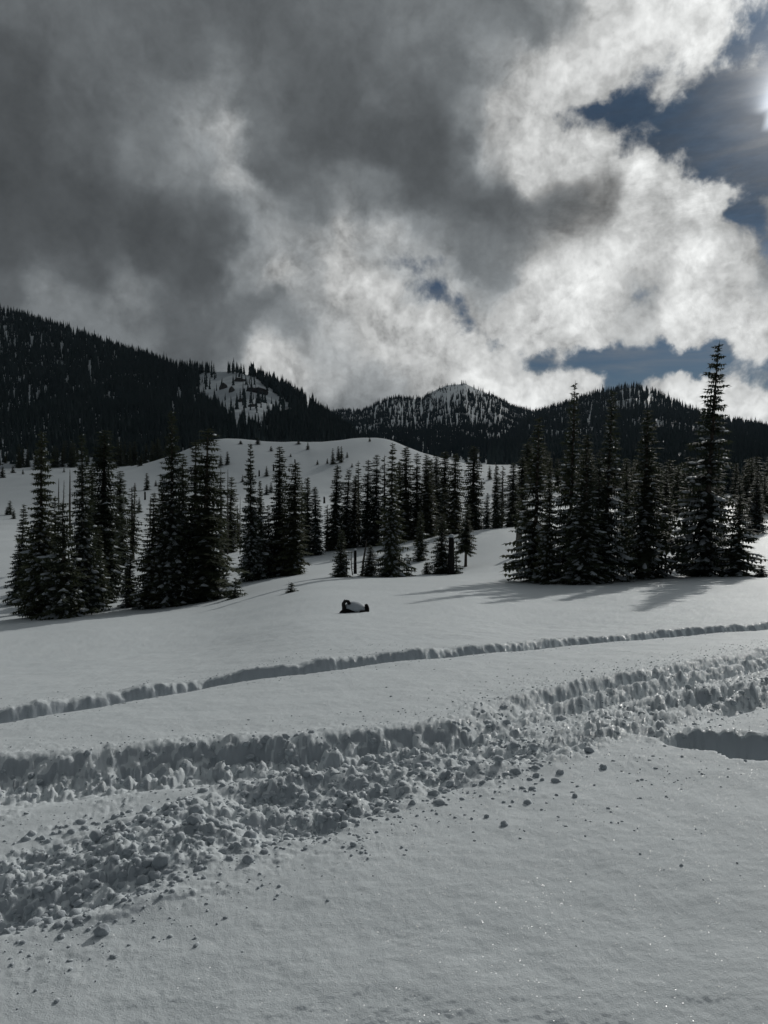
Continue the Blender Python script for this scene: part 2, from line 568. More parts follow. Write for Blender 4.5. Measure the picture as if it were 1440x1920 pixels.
def polar(x, y):
    r = np.hypot(x, y)
    az = np.arctan2(x, y)
    lim = math.radians(38)
    aa = np.abs(az)
    fold = lim * np.cos(np.clip((aa - lim) / (PI - lim), 0, 1) * PI / 2)
    az = np.where(aa > lim, np.sign(az) * fold, az)
    return az * 3.2, np.log(np.maximum(r, 1.0))


def tps(d2):
    return 0.5 * d2 * np.log(np.maximum(d2, 1e-12))


ca, cr = polar(cps[:, 0], cps[:, 1])
crr = np.hypot(cps[:, 0], cps[:, 1])
cval = cps[:, 2] / crr                      # interpolate the slope angle, not the height
n_ = len(cps)
K = tps((ca[:, None] - ca)**2 + (cr[:, None] - cr)**2) + np.eye(n_) * 2e-4
A_ = np.zeros((n_ + 3, n_ + 3))
A_[:n_, :n_] = K
A_[:n_, n_] = 1; A_[:n_, n_ + 1] = ca; A_[:n_, n_ + 2] = cr
A_[n_:, :n_] = A_[:n_, n_:].T
coef = np.linalg.solve(A_, np.concatenate([cval, np.zeros(3)]))


def base_z(x, y):
    x, y = np.atleast_1d(np.asarray(x, float)), np.atleast_1d(np.asarray(y, float))
    shp = x.shape
    x, y = x.ravel(), y.ravel()
    out = np.zeros_like(x)
    for i in range(0, len(x), 40000):
        a, r = polar(x[i:i + 40000], y[i:i + 40000])
        v = tps((a[:, None] - ca)**2 + (r[:, None] - cr)**2) @ coef[:n_] + coef[n_] + coef[n_ + 1] * a + coef[n_ + 2] * r
        out[i:i + 40000] = v * np.hypot(x[i:i + 40000], y[i:i + 40000])
    r = np.hypot(x, y)
    plane = -0.117 * y + 0.062 * x - 0.0130 * np.maximum(0, 7.5 - np.maximum(y, 1.0))**2
    k = smooth(7, 20, r)
    out = plane * (1 - k) + out * k
    far = smooth(8000, 14000, r)
    out = out * (1 - far) + 40 * far
    # drifts and hollows on the far meadow
    und = fbm(x / 38.0, y / 38.0, 3, 5) * 1.1 * smooth(90, 220, r) * (1 - smooth(900, 2000, r))
    und = und + fbm(x / 9.0, y / 9.0, 3, 15) * 0.10 * smooth(5, 25, r) * (1 - smooth(300, 700, r))
    return (out + und).reshape(shp)


def gz(x, y):
    return float(base_z(np.array([x]), np.array([y]))[0])


def near_xy(px, py):
    """where a pixel's ray meets the near slope"""
    v = pix_dir(px, py)
    lo, hi = 0.5, 80.0
    f = lambda s: CAM[2] + v[2] * s / v[1] - gz(v[0] * s / v[1], s)
    if f(lo) < 0: return v[0] * lo / v[1], lo
    s = lo
    while s < hi and f(s) > 0: s *= 1.06
    a, b = s / 1.06, s
    for _ in range(24):
        c = 0.5 * (a + b)
        if f(c) > 0: a = c
        else: b = c
    return v[0] * a / v[1], a


TRK_A = [near_xy(*p) for p in [(-160,1377),(0,1347),(200,1314),(400,1280),(600,1252),(720,1238),(900,1220),(1100,1203),(1300,1186),(1440,1176),(1650,1162)]]
TRK_U = [near_xy(*p) for p in [(-220,1440),(0,1421),(150,1410),(300,1396),(500,1378),(740,1364),(830,1355),(900,1325),(1000,1298),(1150,1270),(1300,1240),(1440,1212),(1650,1175)]]
TRK_L = [near_xy(*p) for p in [(-220,1850),(0,1782),(150,1738),(300,1690),(450,1622),(650,1562),(850,1492),(1000,1452),(1180,1402),(1300,1350),(1440,1318),(1650,1270)]]
TRK_M = [near_xy(*p) for p in [(-220,1660),(0,1575),(150,1535),(300,1495),(450,1450),(560,1428),(720,1412),(850,1398),(950,1372),(1060,1350),(1250,1310),(1440,1270),(1650,1230)]]
TRK_C = [near_xy(*p) for p in [(1215,1402),(1250,1377),(1300,1373),(1360,1380),(1440,1386),(1600,1392)]]
RUTS = [[near_xy(*p) for p in pts] for pts in (
    [(900,1340),(1000,1312),(1150,1282),(1300,1256),(1440,1226),(1650,1186)],
    [(930,1362),(1050,1330),(1200,1298),(1330,1266),(1440,1246),(1650,1206)],
    [(1100,1366),(1220,1336),(1330,1312),(1440,1294),(1650,1256)],
    [(1190,1382),(1280,1352),(1360,1326),(1440,1308),(1650,1270)])]


def relief(x, y):
    """tracks, churned snow and wind texture on the near slope"""
    z = np.zeros_like(x)
    r = np.hypot(x, y)
    # wind grain on the untouched snow
    z += (fbm(x * 1.3, y * 1.3, 4, 40) * 0.020 + fbm(x * 5, y * 8, 3, 44, 0.6) * 0.0036 + fbm(x * 26, y * 30, 2, 48, 0.6) * 0.0020) * (1 - smooth(25, 60, r))
    # ---- thin trench
    s, run = poly_field(x, y, TRK_A)
    wob = fbm(run / 1.5, s * 0 + 3.0, 2, 61, 0.4) * 0.13
    lum = lumps(x, y, 0.17, 70, 0.8) + 0.6 * lumps(x, y, 0.07, 75, 0.8)
    rag = fbm(x * 6.0, y * 6.0, 4, 68, 0.55)                # ragged, crumbling lip
    sw = s + wob + 0.03 * rag - 0.01
    floor = -0.25 * smooth(-0.46, -0.32, sw) * (1 - smooth(0.04, 0.36, sw))
    bank = (0.07 + 0.07 * fbm(run / 0.9, run * 0, 2, 66)) * smooth(0.08, 0.36, sw) * (1 - smooth(0.42, 0.95, sw))
    z += floor + bank
    edge = np.exp(-((sw - 0.30) / 0.24)**2) + 0.2 * np.exp(-((sw + 0.4) / 0.1)**2)
    z += (0.022 * rag + 0.05 * fbm(x * 2.2, y * 2.2, 3, 69)) * edge + 0.30 * lumps(x, y, 0.06, 75, 0.5) * edge * smooth(-0.1, 0.3, rag)
    # ---- wide churned track
    du, runu = poly_field(x, y, TRK_U)
    dl, _ = poly_field(x, y, TRK_L)
    dm, _ = poly_field(x, y, TRK_M)
    wx = x + fbm(x * 4.1, y * 4.1, 3, 160) * 0.035        # torn, not round
    wy = y + fbm(x * 4.1 + 40, y * 4.1, 3, 164) * 0.035
    big = lumps(wx, wy, 0.33, 90, 0.6, 0.3, 0.7)
    mid = lumps(wx, wy, 0.15, 95, 0.85, 0.25, 0.75)
    sml = lumps(wx, wy, 0.075, 100, 0.9, 0.25, 0.75)
    tin = lumps(x, y, 0.036, 105, 0.9, 0.25, 0.75)
    soft = fbm(x * 2.1, y * 2.1, 4, 110)
    u = -du + fbm(x * 0.9, y * 0.9, 3, 81) * 0.14 + 0.12 * mid + 0.10 * sml     # distance inside the upper rim
    l = dl + fbm(x * 0.8, y * 0.8, 3, 85) * 0.22           # distance inside the lower rim
    right = smooth(0.0, 2.6, x + 0.5 * fbm(x * 1.5, y * 1.5, 2, 180))                            # the swath changes to ruts on the right
    cut = smooth(0.0, 0.44, u) * (1 - smooth(0.7, 1.4, u) * 0.75)
    z += -0.23 * cut * smooth(0.0, 0.3, l) * (1 - 0.85 * right)
    mm = -dm + fbm(x * 0.7, y * 0.7, 3, 88) * 0.2          # distance below the smooth strip
    heap = smooth(-0.08, 0.35, mm) * smooth(-0.12, 0.35, l)
    rough = 0.36 * big + 0.62 * mid + 0.80 * sml + 0.85 * tin
    z += heap * (rough * (0.75 + 0.5 * soft) + 0.15 * fbm(x * 1.1, y * 1.4, 3, 170) + 0.01) * (1 - 0.15 * right)
    z += smooth(-0.02, 0.10, u) * smooth(-0.05, 0.2, l) * right * (0.30 * sml + 0.85 * tin + 0.03 * fbm(x * 5.0, y * 5.0, 3, 190))
    # clods down the bank and at its foot
    foot = smooth(-0.02, 0.14, u) * (1 - smooth(0.70, 1.0, u)) * smooth(0.0, 0.3, l) * (1 - right)
    z += foot * (0.30 * big + 0.95 * mid + 1.0 * sml + 0.8 * tin) * (0.6 + 0.4 * smooth(0.1, 0.35, u))
    # ragged smooth strip between, sprinkled with grit
    strip = smooth(0.6, 0.9, u) * (1 - smooth(-0.1, 0.2, mm))
    z += strip * (0.35 * sml * smooth(0.0, 0.35, soft) + 0.35 * tin * smooth(-0.15, 0.3, soft))
    # rims thrown up
    rim = np.exp(-((u + 0.06) / 0.13)**2)
    z += rim * (0.02 + 0.25 * sml + 0.25 * tin) * (1 - 0.4 * right)
    # grit beyond the rims
    grit = np.exp(-np.maximum(-u, 0) / 0.5) * (u < 0) + 0.9 * np.exp(-np.maximum(-l, 0) / 0.35) * (l < 0)
    patch = smooth(0.05, 0.5, fbm(x * 1.7, y * 1.7, 3, 120) + 0.15)
    z += grit * patch * (0.35 * tin + 0.3 * sml)
    # ---- ruts on the right
    for i, pts in enumerate(RUTS):
        sr, rr = poly_field(x, y, pts)
        fade = smooth(0.4, 1.6, rr)
        sr = sr + fbm(rr / 0.7, rr * 0 + i, 2, 130 + i) * 0.07
        z += fade * (-0.10 * np.exp(-((sr + 0.05) / 0.14)**2) + (0.065 + 0.18 * sml) * np.exp(-((sr - 0.20) / 0.12)**2))
    # ---- short cut on the right
    sc2, rc = poly_field(x, y, TRK_C)
    sc2 = -sc2 + fbm(x * 1.4, y * 1.4, 3, 140) * 0.08
    z += -0.33 * smooth(0.0, 0.14, sc2) * (1 - smooth(0.42, 0.62, sc2)) * smooth(0.1, 0.5, rc)
    z += lum * 0.6 * np.exp(-((sc2 - 0.1) / 0.12)**2) * smooth(0.1, 0.5, rc)
    z += (0.8 * sml + 0.8 * tin + 0.03 * fbm(x * 4, y * 4, 3, 192)) * smooth(-0.25, -0.05, sc2) * (1 - smooth(0.45, 0.75, sc2)) * smooth(0.0, 0.4, rc)
    # scattered broken crust up the slope, right of centre
    qx, qy = x - 3.6, y - 9.2
    crust = np.exp(-((qx * 0.42)**2 + (qy * 0.75)**2)) * smooth(0.0, 0.4, fbm(x * 1.3, y * 2.6, 3, 150) + 0.1)
    z += crust * (0.5 * tin + 0.25 * sml)
    return z * (1 - smooth(38, 55, r))


# polar grid: about 1.2 render pixels per cell inside the view, coarse outside it
az_in = np.arange(-31.0, 31.01, 0.085)
az_out = np.concatenate([np.arange(-180, -31.5, 2.5), [-31.5]])
azs = np.radians(np.concatenate([az_out, az_in, -az_out[::-1][:-1]]))
azs = azs[azs < PI - 1e-3]
rows = [0.35, 0.6, 0.9, 1.2, 1.5, 1.7, 1.85, 1.95]
while rows[-1] < 60:
    d = rows[-1]
    dz = 1.6 + 0.0 * d
    rows.append(d + max(0.006, 1.15 * d * d / (739.0 * 1.75)) if d > 2 else d + 0.03)
    if rows[-1] - d > 0.018 * d: rows[-1] = d * 1.018
    if 4.5 < d < 21 and rows[-1] - d > 0.048: rows[-1] = d + 0.048
while rows[-1] < 1500: rows.append(rows[-1] * 1.016)
while rows[-1] < 16000: rows.append(rows[-1] * 1.06)
rs = np.array(rows)
AA, RR = np.meshgrid(azs, rs)
GX, GY = RR * np.sin(AA), RR * np.cos(AA)
GZ = base_z(GX, GY)
nearm = (RR < 56) & (np.abs(AA) < math.radians(36))
fade_az = 1 - smooth(31, 35, np.degrees(np.abs(AA)))
GZ[nearm] += relief(GX[nearm], GY[nearm]) * fade_az[nearm]
na, nr = len(azs), len(rs)
idx = np.arange(nr * na).reshape(nr, na)
q = np.stack([idx[:-1], np.roll(idx, -1, 1)[:-1], np.roll(idx, -1, 1)[1:], idx[1:]], -1).reshape(-1, 4)
V = np.stack([GX, GY, GZ], -1).reshape(-1, 3)
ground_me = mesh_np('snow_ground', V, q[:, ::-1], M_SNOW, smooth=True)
# close the hole under the photographer's feet
import bmesh
bm_ = bmesh.new(); bm_.from_mesh(ground_me); bm_.verts.ensure_lookup_table()
bm_.faces.new([bm_.verts[i] for i in range(na)])
bm_.to_mesh(ground_me); bm_.free()
ground = tag(link('snow_ground', ground_me), 'snow covered ground sloping away with tracks across it', kind='structure')
print('ground', na, nr, len(V))

# =====================================================================
# MOUNTAINS
# =====================================================================
def interp(tbl, x):
    xs = [t[0] for t in tbl]; ys = [t[1] for t in tbl]
    return np.interp(x, xs, ys)


MOUNT = {
 # name: ridge line (px, py of bare ridge), ridge distance by px, foot distance by px, foot row by px, gully size
 'left': dict(
   ridge=[(-700,470),(-300,500),(-60,566),(0,583),(60,600),(120,619),(200,649),(280,676),(330,692),(370,697),(400,699),(440,699),(480,706),(520,726),(560,750),(600,777),(640,806),(690,850),(740,900)],
   dist=[(-700,1500),(0,1400),(330,1080),(480,960),(640,860),(740,760)],
   foot=[(-700,560),(300,540),(480,520),(740,520)],
   frow=[(-700,872),(0,868),(260,866),(330,862),(740,866)], seed=11, gul=14.0),
 'middle': dict(
   ridge=[(480,830),(540,800),(570,785),(600,776),(640,772),(680,772),(715,755),(740,747),(790,750),(808,738),(835,725),(870,720),(897,733),(930,748),(960,764),(1000,775),(1040,784),(1100,800),(1200,830)],
   dist=[(480,2300),(600,2600),(700,2300),(870,2250),(1000,2300),(1200,2500)],
   foot=[(480,560),(1200,560)],
   frow=[(480,860),(1000,866),(1200,866)], seed=23, gul=15.0),
 'right': dict(
   ridge=[(900,835),(960,806),(1000,778),(1050,762),(1100,745),(1150,734),(1185,727),(1220,737),(1260,756),(1300,776),(1340,790),(1400,800),(1440,808),(1600,835),(1900,850),(2200,860)],
   dist=[(900,1700),(1185,1650),(1440,1250),(2200,900)],
   foot=[(900,520),(1100,420),(1440,400),(2200,400)],
   frow=[(900,869),(1050,876),(1440,878),(2200,878)], seed=37, gul=18.0),
}


def px_az(px):
    return math.atan2((px - 720) / FPX, 1.0)


def mount_point(M, px, s):
    """surface point(s) of a mountain: px = picture column, s = 0 foot .. 1 ridge .. 2 far side"""
    px, s = np.asarray(px, float), np.asarray(s, float)
    dr = interp(M['dist'], px); df = interp(M['foot'], px)
    rr, fr = interp(M['ridge'], px), interp(M['frow'], px)
    u = (px - 720) / FPX
    tr, tf = (899.5 - rr) / FPX, (899.5 - fr) / FPX        # rise over forward distance
    sc_ = np.clip(s, 0, 1)
    d = df + (dr - df) * s
    k = np.clip(sc_ * 0.88 + 0.12 * np.sin(sc_ * PI / 2) , 0, 1)
    t = tf + (tr - tf) * k**0.92
    z = CAM[2] + t * d
    zr = CAM[2] + tr * dr
    back = np.clip(s - 1, 0, None)
    z = np.where(s > 1, zr - (dr - df) * back * 0.55, z)
    x, y = u * d, d
    n = fbm(x / 160.0, y / 160.0, 4, M['seed']) * M['gul'] * np.sin(PI * np.clip(s, 0, 1))**0.8
    n = n + fbm(x / 30.0, y / 30.0, 3, M['seed'] + 9) * 2.5 * np.clip(s * 4, 0, 1)
    z = z + n - 2.0 * np.clip(1 - s * 8, 0, 1) - 14.0 * np.clip(-s * 40, 0, 1)
    return np.stack([x, y, z], -1)


def mountain_mesh(M):
    p0, p1 = M['ridge'][0][0], M['ridge'][-1][0]
    pxs = np.linspace(p0, p1, 300)
    ss = np.concatenate([np.concatenate([[-0.03, -0.012], np.linspace(0, 1, 110)]), np.linspace(1.02, 2.0, 24)])
    PX, SS = np.meshgrid(pxs, ss)
    P = mount_point(M, PX, SS)
    n1, n2 = len(ss), len(pxs)
    idx = np.arange(n1 * n2).reshape(n1, n2)
    F = np.stack([idx[:-1, :-1], idx[:-1, 1:], idx[1:, 1:], idx[1:, :-1]], -1).reshape(-1, 4)
    return mesh_np('mountain', P.reshape(-1, 3), F, M_SNOW_FAR, smooth=True)


MLAB = {'left': 'long dark forested ridge rising to the left edge with a bare cliff at its end',
        'middle': 'rounded snow streaked peak in the gap between the two forested ridges',
        'right': 'broad dark forested hill behind the tall firs on the right'}
for k, M in MOUNT.items():
    tag(link('mountain', mountain_mesh(M)), MLAB[k], kind='structure')

# =====================================================================
# FOREST ON THE MOUNTAINS (uncountable: one mass per mountain)
# =====================================================================
def cone_template(tiers, sides, seed):
    """ragged little conifer of unit height and unit base radius"""
    g = np.random.default_rng(seed)
    V, F = [], []
    for t in range(tiers):
        z0 = 0.04 + 0.86 * t / tiers
        z1 = min(1.0, z0 + 1.5 / tiers)
        r0 = (1 - 0.93 * t / tiers)**0.9
        b = len(V)
        a0 = g.uniform(0, 2 * PI)
        for k in range(sides):
            a = a0 + 2 * PI * k / sides + g.uniform(-.25, .25)
            r = r0 * g.uniform(0.55, 1.15)
            V.append((r * math.cos(a), r * math.sin(a), z0 + g.uniform(-.03, .02)))
        V.append((0, 0, z1))
        for k in range(sides):
            F.append((b + k, b + (k + 1) % sides, b + sides))
    return np.array(V), np.array(F)


TEMPL = [cone_template(4, 5, 3), cone_template(5, 4, 4), cone_template(4, 5, 5), cone_template(5, 5, 6)]


def scatter_mesh(name, P, H, R, mat, templ=TEMPL, seed=0):
    g = np.random.default_rng(seed)
    kind = g.integers(0, len(templ), len(P))
    rot = g.uniform(0, 2 * PI, len(P))
    Vs, Fs, off = [], [], 0
    for k, (tv, tf) in enumerate(templ):
        m = kind == k
        if not m.any(): continue
        p, h, r, a = P[m], H[m], R[m], rot[m]
        c, s = np.cos(a)[:, None], np.sin(a)[:, None]
        lean = g.normal(0, 0.02, (len(p), 2))
        x = (tv[:, 0] * c - tv[:, 1] * s) * r[:, None] + lean[:, :1] * tv[:, 2] * h[:, None]
        y = (tv[:, 0] * s + tv[:, 1] * c) * r[:, None] + lean[:, 1:] * tv[:, 2] * h[:, None]
        z = tv[:, 2] * h[:, None]
        v = np.stack([x, y, z], -1) + p[:, None, :]
        f = tf[None] + (np.arange(len(p)) * len(tv))[:, None, None] + off
        Vs.append(v.reshape(-1, 3)); Fs.append(f.reshape(-1, 3))
        off += len(p) * len(tv)
    return mesh_np(name, np.concatenate(Vs), np.concatenate(Fs), mat)


def in_poly(x, y, poly):
    ins = np.zeros(x.shape, bool)
    n = len(poly)
    for i in range(n):
        x1, y1 = poly[i]; x2, y2 = poly[(i + 1) % n]
        c = ((y1 > y) != (y2 > y)) & (x < (x2 - x1) * (y - y1) / (y2 - y1 + 1e-9) + x1)
        ins ^= c
    return ins


def plant(M, n, clear, sparse, seed, hm, dens_scale, thin=0.0):
    g = np.random.default_rng(seed)
    p0, p1 = max(M['ridge'][0][0], -420), min(M['ridge'][-1][0], 1860)
    px = g.uniform(p0, p1, n)
    s = g.uniform(0.0, 1.0, n)**0.72 * 1.02
    s = np.where(g.random(n) < 0.07, g.uniform(0.97, 1.03, n), s)
    P = mount_point(M, px, s)
    qx, qy = to_pix(P)
    keep = np.ones(n, bool)
    for poly, k in clear:
        keep &= ~in_poly(qx + 5 * vnoise(qx / 9, qy / 14, 3), qy + 6 * vnoise(qx / 9 + 9, qy / 14, 4), poly) | (g.random(n) < k)
    # gaps: avalanche strips that run down the slope
    gap = fbm(qx / 11.0, qy / 60.0, 3, seed + 5) + 0.5 * fbm(qx / 60., qy / 60., 2, seed + 8)
    thr = 0.50 + 0.6 * np.clip((0.45 - s) / 0.3, 0, 1)
    keep &= (gap < thr)
    keep &= fbm(qx / 4.0, qy / 22.0, 3, seed + 25) < 0.52 + 0.5 * np.clip((0.4 - s) / 0.3, 0, 1)
    strings = fbm(qx / 4.5, qy / 26.0, 3, seed + 15)
    for poly, k in sparse:
        m = in_poly(qx + 6 * vnoise(qx / 14, qy / 14, 6), qy + 8 * vnoise(qx / 14 + 9, qy / 14, 7), poly)
        keep &= ~m | (strings > k)
    P, s = P[keep], s[keep]
    h = hm * g.uniform(0.55, 1.25, len(P)) * np.where(g.random(len(P)) < 0.12, 1.3, 1.0)
    r = h * g.uniform(0.10, 0.17, len(P))
    P[:, 2] -= 0.5
    return P, h, r


CLIFF = [(372,702),(400,694),(450,701),(478,706),(508,732),(535,752),(556,778),(545,788),(505,782),(490,800),(440,797),(412,772),(390,756),(372,744)]
PEAKTOP = [(800,742),(835,716),(880,712),(925,740),(900,742),(872,738),(850,742),(820,752)]
FACE = [(690,775),(715,752),(790,752),(830,738),(880,738),(930,752),(955,770),(935,795),(890,806),(820,806),(760,806),(700,790)]
RFACE = [(1150,735),(1185,725),(1215,735),(1240,760),(1225,775),(1160,770)]

P, h, r = plant(MOUNT['left'], 33000, [(CLIFF, 0.03)], [], 101, 13.5, 1)
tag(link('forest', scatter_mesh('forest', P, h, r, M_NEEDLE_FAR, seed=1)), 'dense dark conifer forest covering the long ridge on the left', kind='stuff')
P, h, r = plant(MOUNT['middle'], 26000, [(PEAKTOP, 0.10)], [(FACE, -0.16)], 102, 12.0, 1)
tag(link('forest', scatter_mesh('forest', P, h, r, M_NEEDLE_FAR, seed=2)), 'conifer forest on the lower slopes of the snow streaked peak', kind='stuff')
P, h, r = plant(MOUNT['right'], 25000, [], [(RFACE, -0.15)], 103, 13.0, 1)
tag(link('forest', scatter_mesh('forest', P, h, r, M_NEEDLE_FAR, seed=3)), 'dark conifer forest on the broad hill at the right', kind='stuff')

# rock showing through the snow of the cliff
def rock_mesh(seed, sx, sy, sz):
    bm = bmesh.new()
    bmesh.ops.create_icosphere(bm, subdivisions=2, radius=1)
    g = np.random.default_rng(seed)
    o3 = g.uniform(0, 50, 3)
    for v in bm.verts:
        c = v.co
        k = 1 + 0.5 * float(fbm(np.array([c.x * 1.7 + o3[0]]), np.array([c.y * 1.7 + c.z * 1.3 + o3[1]]), 3, seed)[0])
        v.co = Vector((c.x * sx * k, c.y * sy * k, c.z * sz * k))
    me = bpy.data.meshes.new('rock')
    bm.to_mesh(me); bm.free()
    me.materials.append(M_ROCK)
    return me


def on_mountain(M, px, py):
    best, bs = 1e9, 0.5
    for s in np.linspace(0.05, 1, 200):
        qx, qy = to_pix(mount_point(M, px, s))
        if abs(qy - py) < best: best, bs = abs(qy - py), s
    return mount_point(M, px, bs)


for i, (px, py, a, b_, lab) in enumerate([
    (452,714,7,4,'dark rock outcrop near the top of the snowy cliff, just under the skyline firs'),
    (486,737,12,6,'largest dark rock face at the right of the snowy cliff'),
    (473,733,6,4,'small dark rock left of the largest rock face on the cliff'),
    (455,753,5,4,'dark rock lowest in the smooth snow of the cliff'),
    (421,728,5,6,'narrow dark rock at the left of the snowy cliff'),
    (436,734,4,5,'small dark rock between the narrow left rock and the cliff middle'),
    (475,762,5,2.5,'flat dark rock strip below the largest rock face on the cliff')]):
    p = on_mountain(MOUNT['left'], px, py)
    o = link('rock_outcrop', rock_mesh(300 + i, a, 3.0, b_))
    o.location = p
    tag(o, lab, 'rock', 'rocks on the snowy cliff')

# =====================================================================
# SHADE DECK: absorbing layer added high up to shade the far snow and mountains
# =====================================================================
def deck_material():
    m, t = new_mat('shade_veil')
    g = t.n('ShaderNodeNewGeometry')
    P = g.outputs['Position']
    nz = t.noise(t.vec('SCALE', P, 0.0045), 1.0, 7.0, 0.58)
    wob = t.math('MULTIPLY', t.math('SUBTRACT', nz.outputs['Fac'], 0.5), 12.0)
    sx = t.n('ShaderNodeSeparateXYZ')
    t.put(sx.inputs[0], P)
    x = t.math('SUBTRACT', sx.outputs[0], DECK_DX)
    y = t.math('SUBTRACT', sx.outputs[1], DECK_DY)
    k = t.remap(x, -700.0, -90.0, 1.0, 0.0)
    e = t.math('MULTIPLY_ADD', t.remap(x, -90.0, 75.0), 275.0, 235.0)
    e = t.math('MULTIPLY_ADD', t.math('MAXIMUM', x, 0.0), 0.10, e)
    e = t.math('MULTIPLY_ADD', k, -1500.0, e)
    wd = t.math('MULTIPLY_ADD', k, 1300.0, 100.0)
    q = t.math('ADD', t.math('SUBTRACT', y, e), wob)
    mk = t.remap(q, t.math('MULTIPLY', wd, -1.0), wd)
    mk = t.math('MULTIPLY', mk, t.remap(x, -2600.0, -900.0))
    mk = t.math('MULTIPLY', mk, t.math('SUBTRACT', 1.0, t.remap(x, 1500.0, 2500.0)))
    mk = t.math('MULTIPLY', mk, t.math('SUBTRACT', 1.0, t.remap(y, 2200.0, 5200.0)))
    th = t.remap(nz.outputs['Fac'], 0.25, 0.75, 0.63, 0.69)
    k = t.math('SUBTRACT', 1.0, t.math('MULTIPLY', mk, th))
    tr = t.n('ShaderNodeBsdfTransparent')
    t.put(tr.inputs[0], t.vec('SCALE', (1, 1, 1), k))
    o = t.n('ShaderNodeOutputMaterial')
    t.put(o.inputs[0], tr.outputs[0])
    return m


gx, gy = np.meshgrid(np.linspace(DECK_DX - 2700, DECK_DX + 2600, 80), np.linspace(DECK_DY - 3200, DECK_DY + 5400, 80))
dz = DECK_Z + fbm(gx / 300, gy / 300, 3, 222) * 12
ii = np.arange(gx.size).reshape(gx.shape)
ff = np.stack([ii[:-1, :-1], ii[:-1, 1:], ii[1:, 1:], ii[1:, :-1]], -1).reshape(-1, 4)
tag(link('shade_deck', mesh_np('shade_deck', np.stack([gx, gy, dz], -1).reshape(-1, 3), ff, deck_material(), smooth=True)),
    'added absorbing layer that shades the far snow and mountains', kind='stuff')

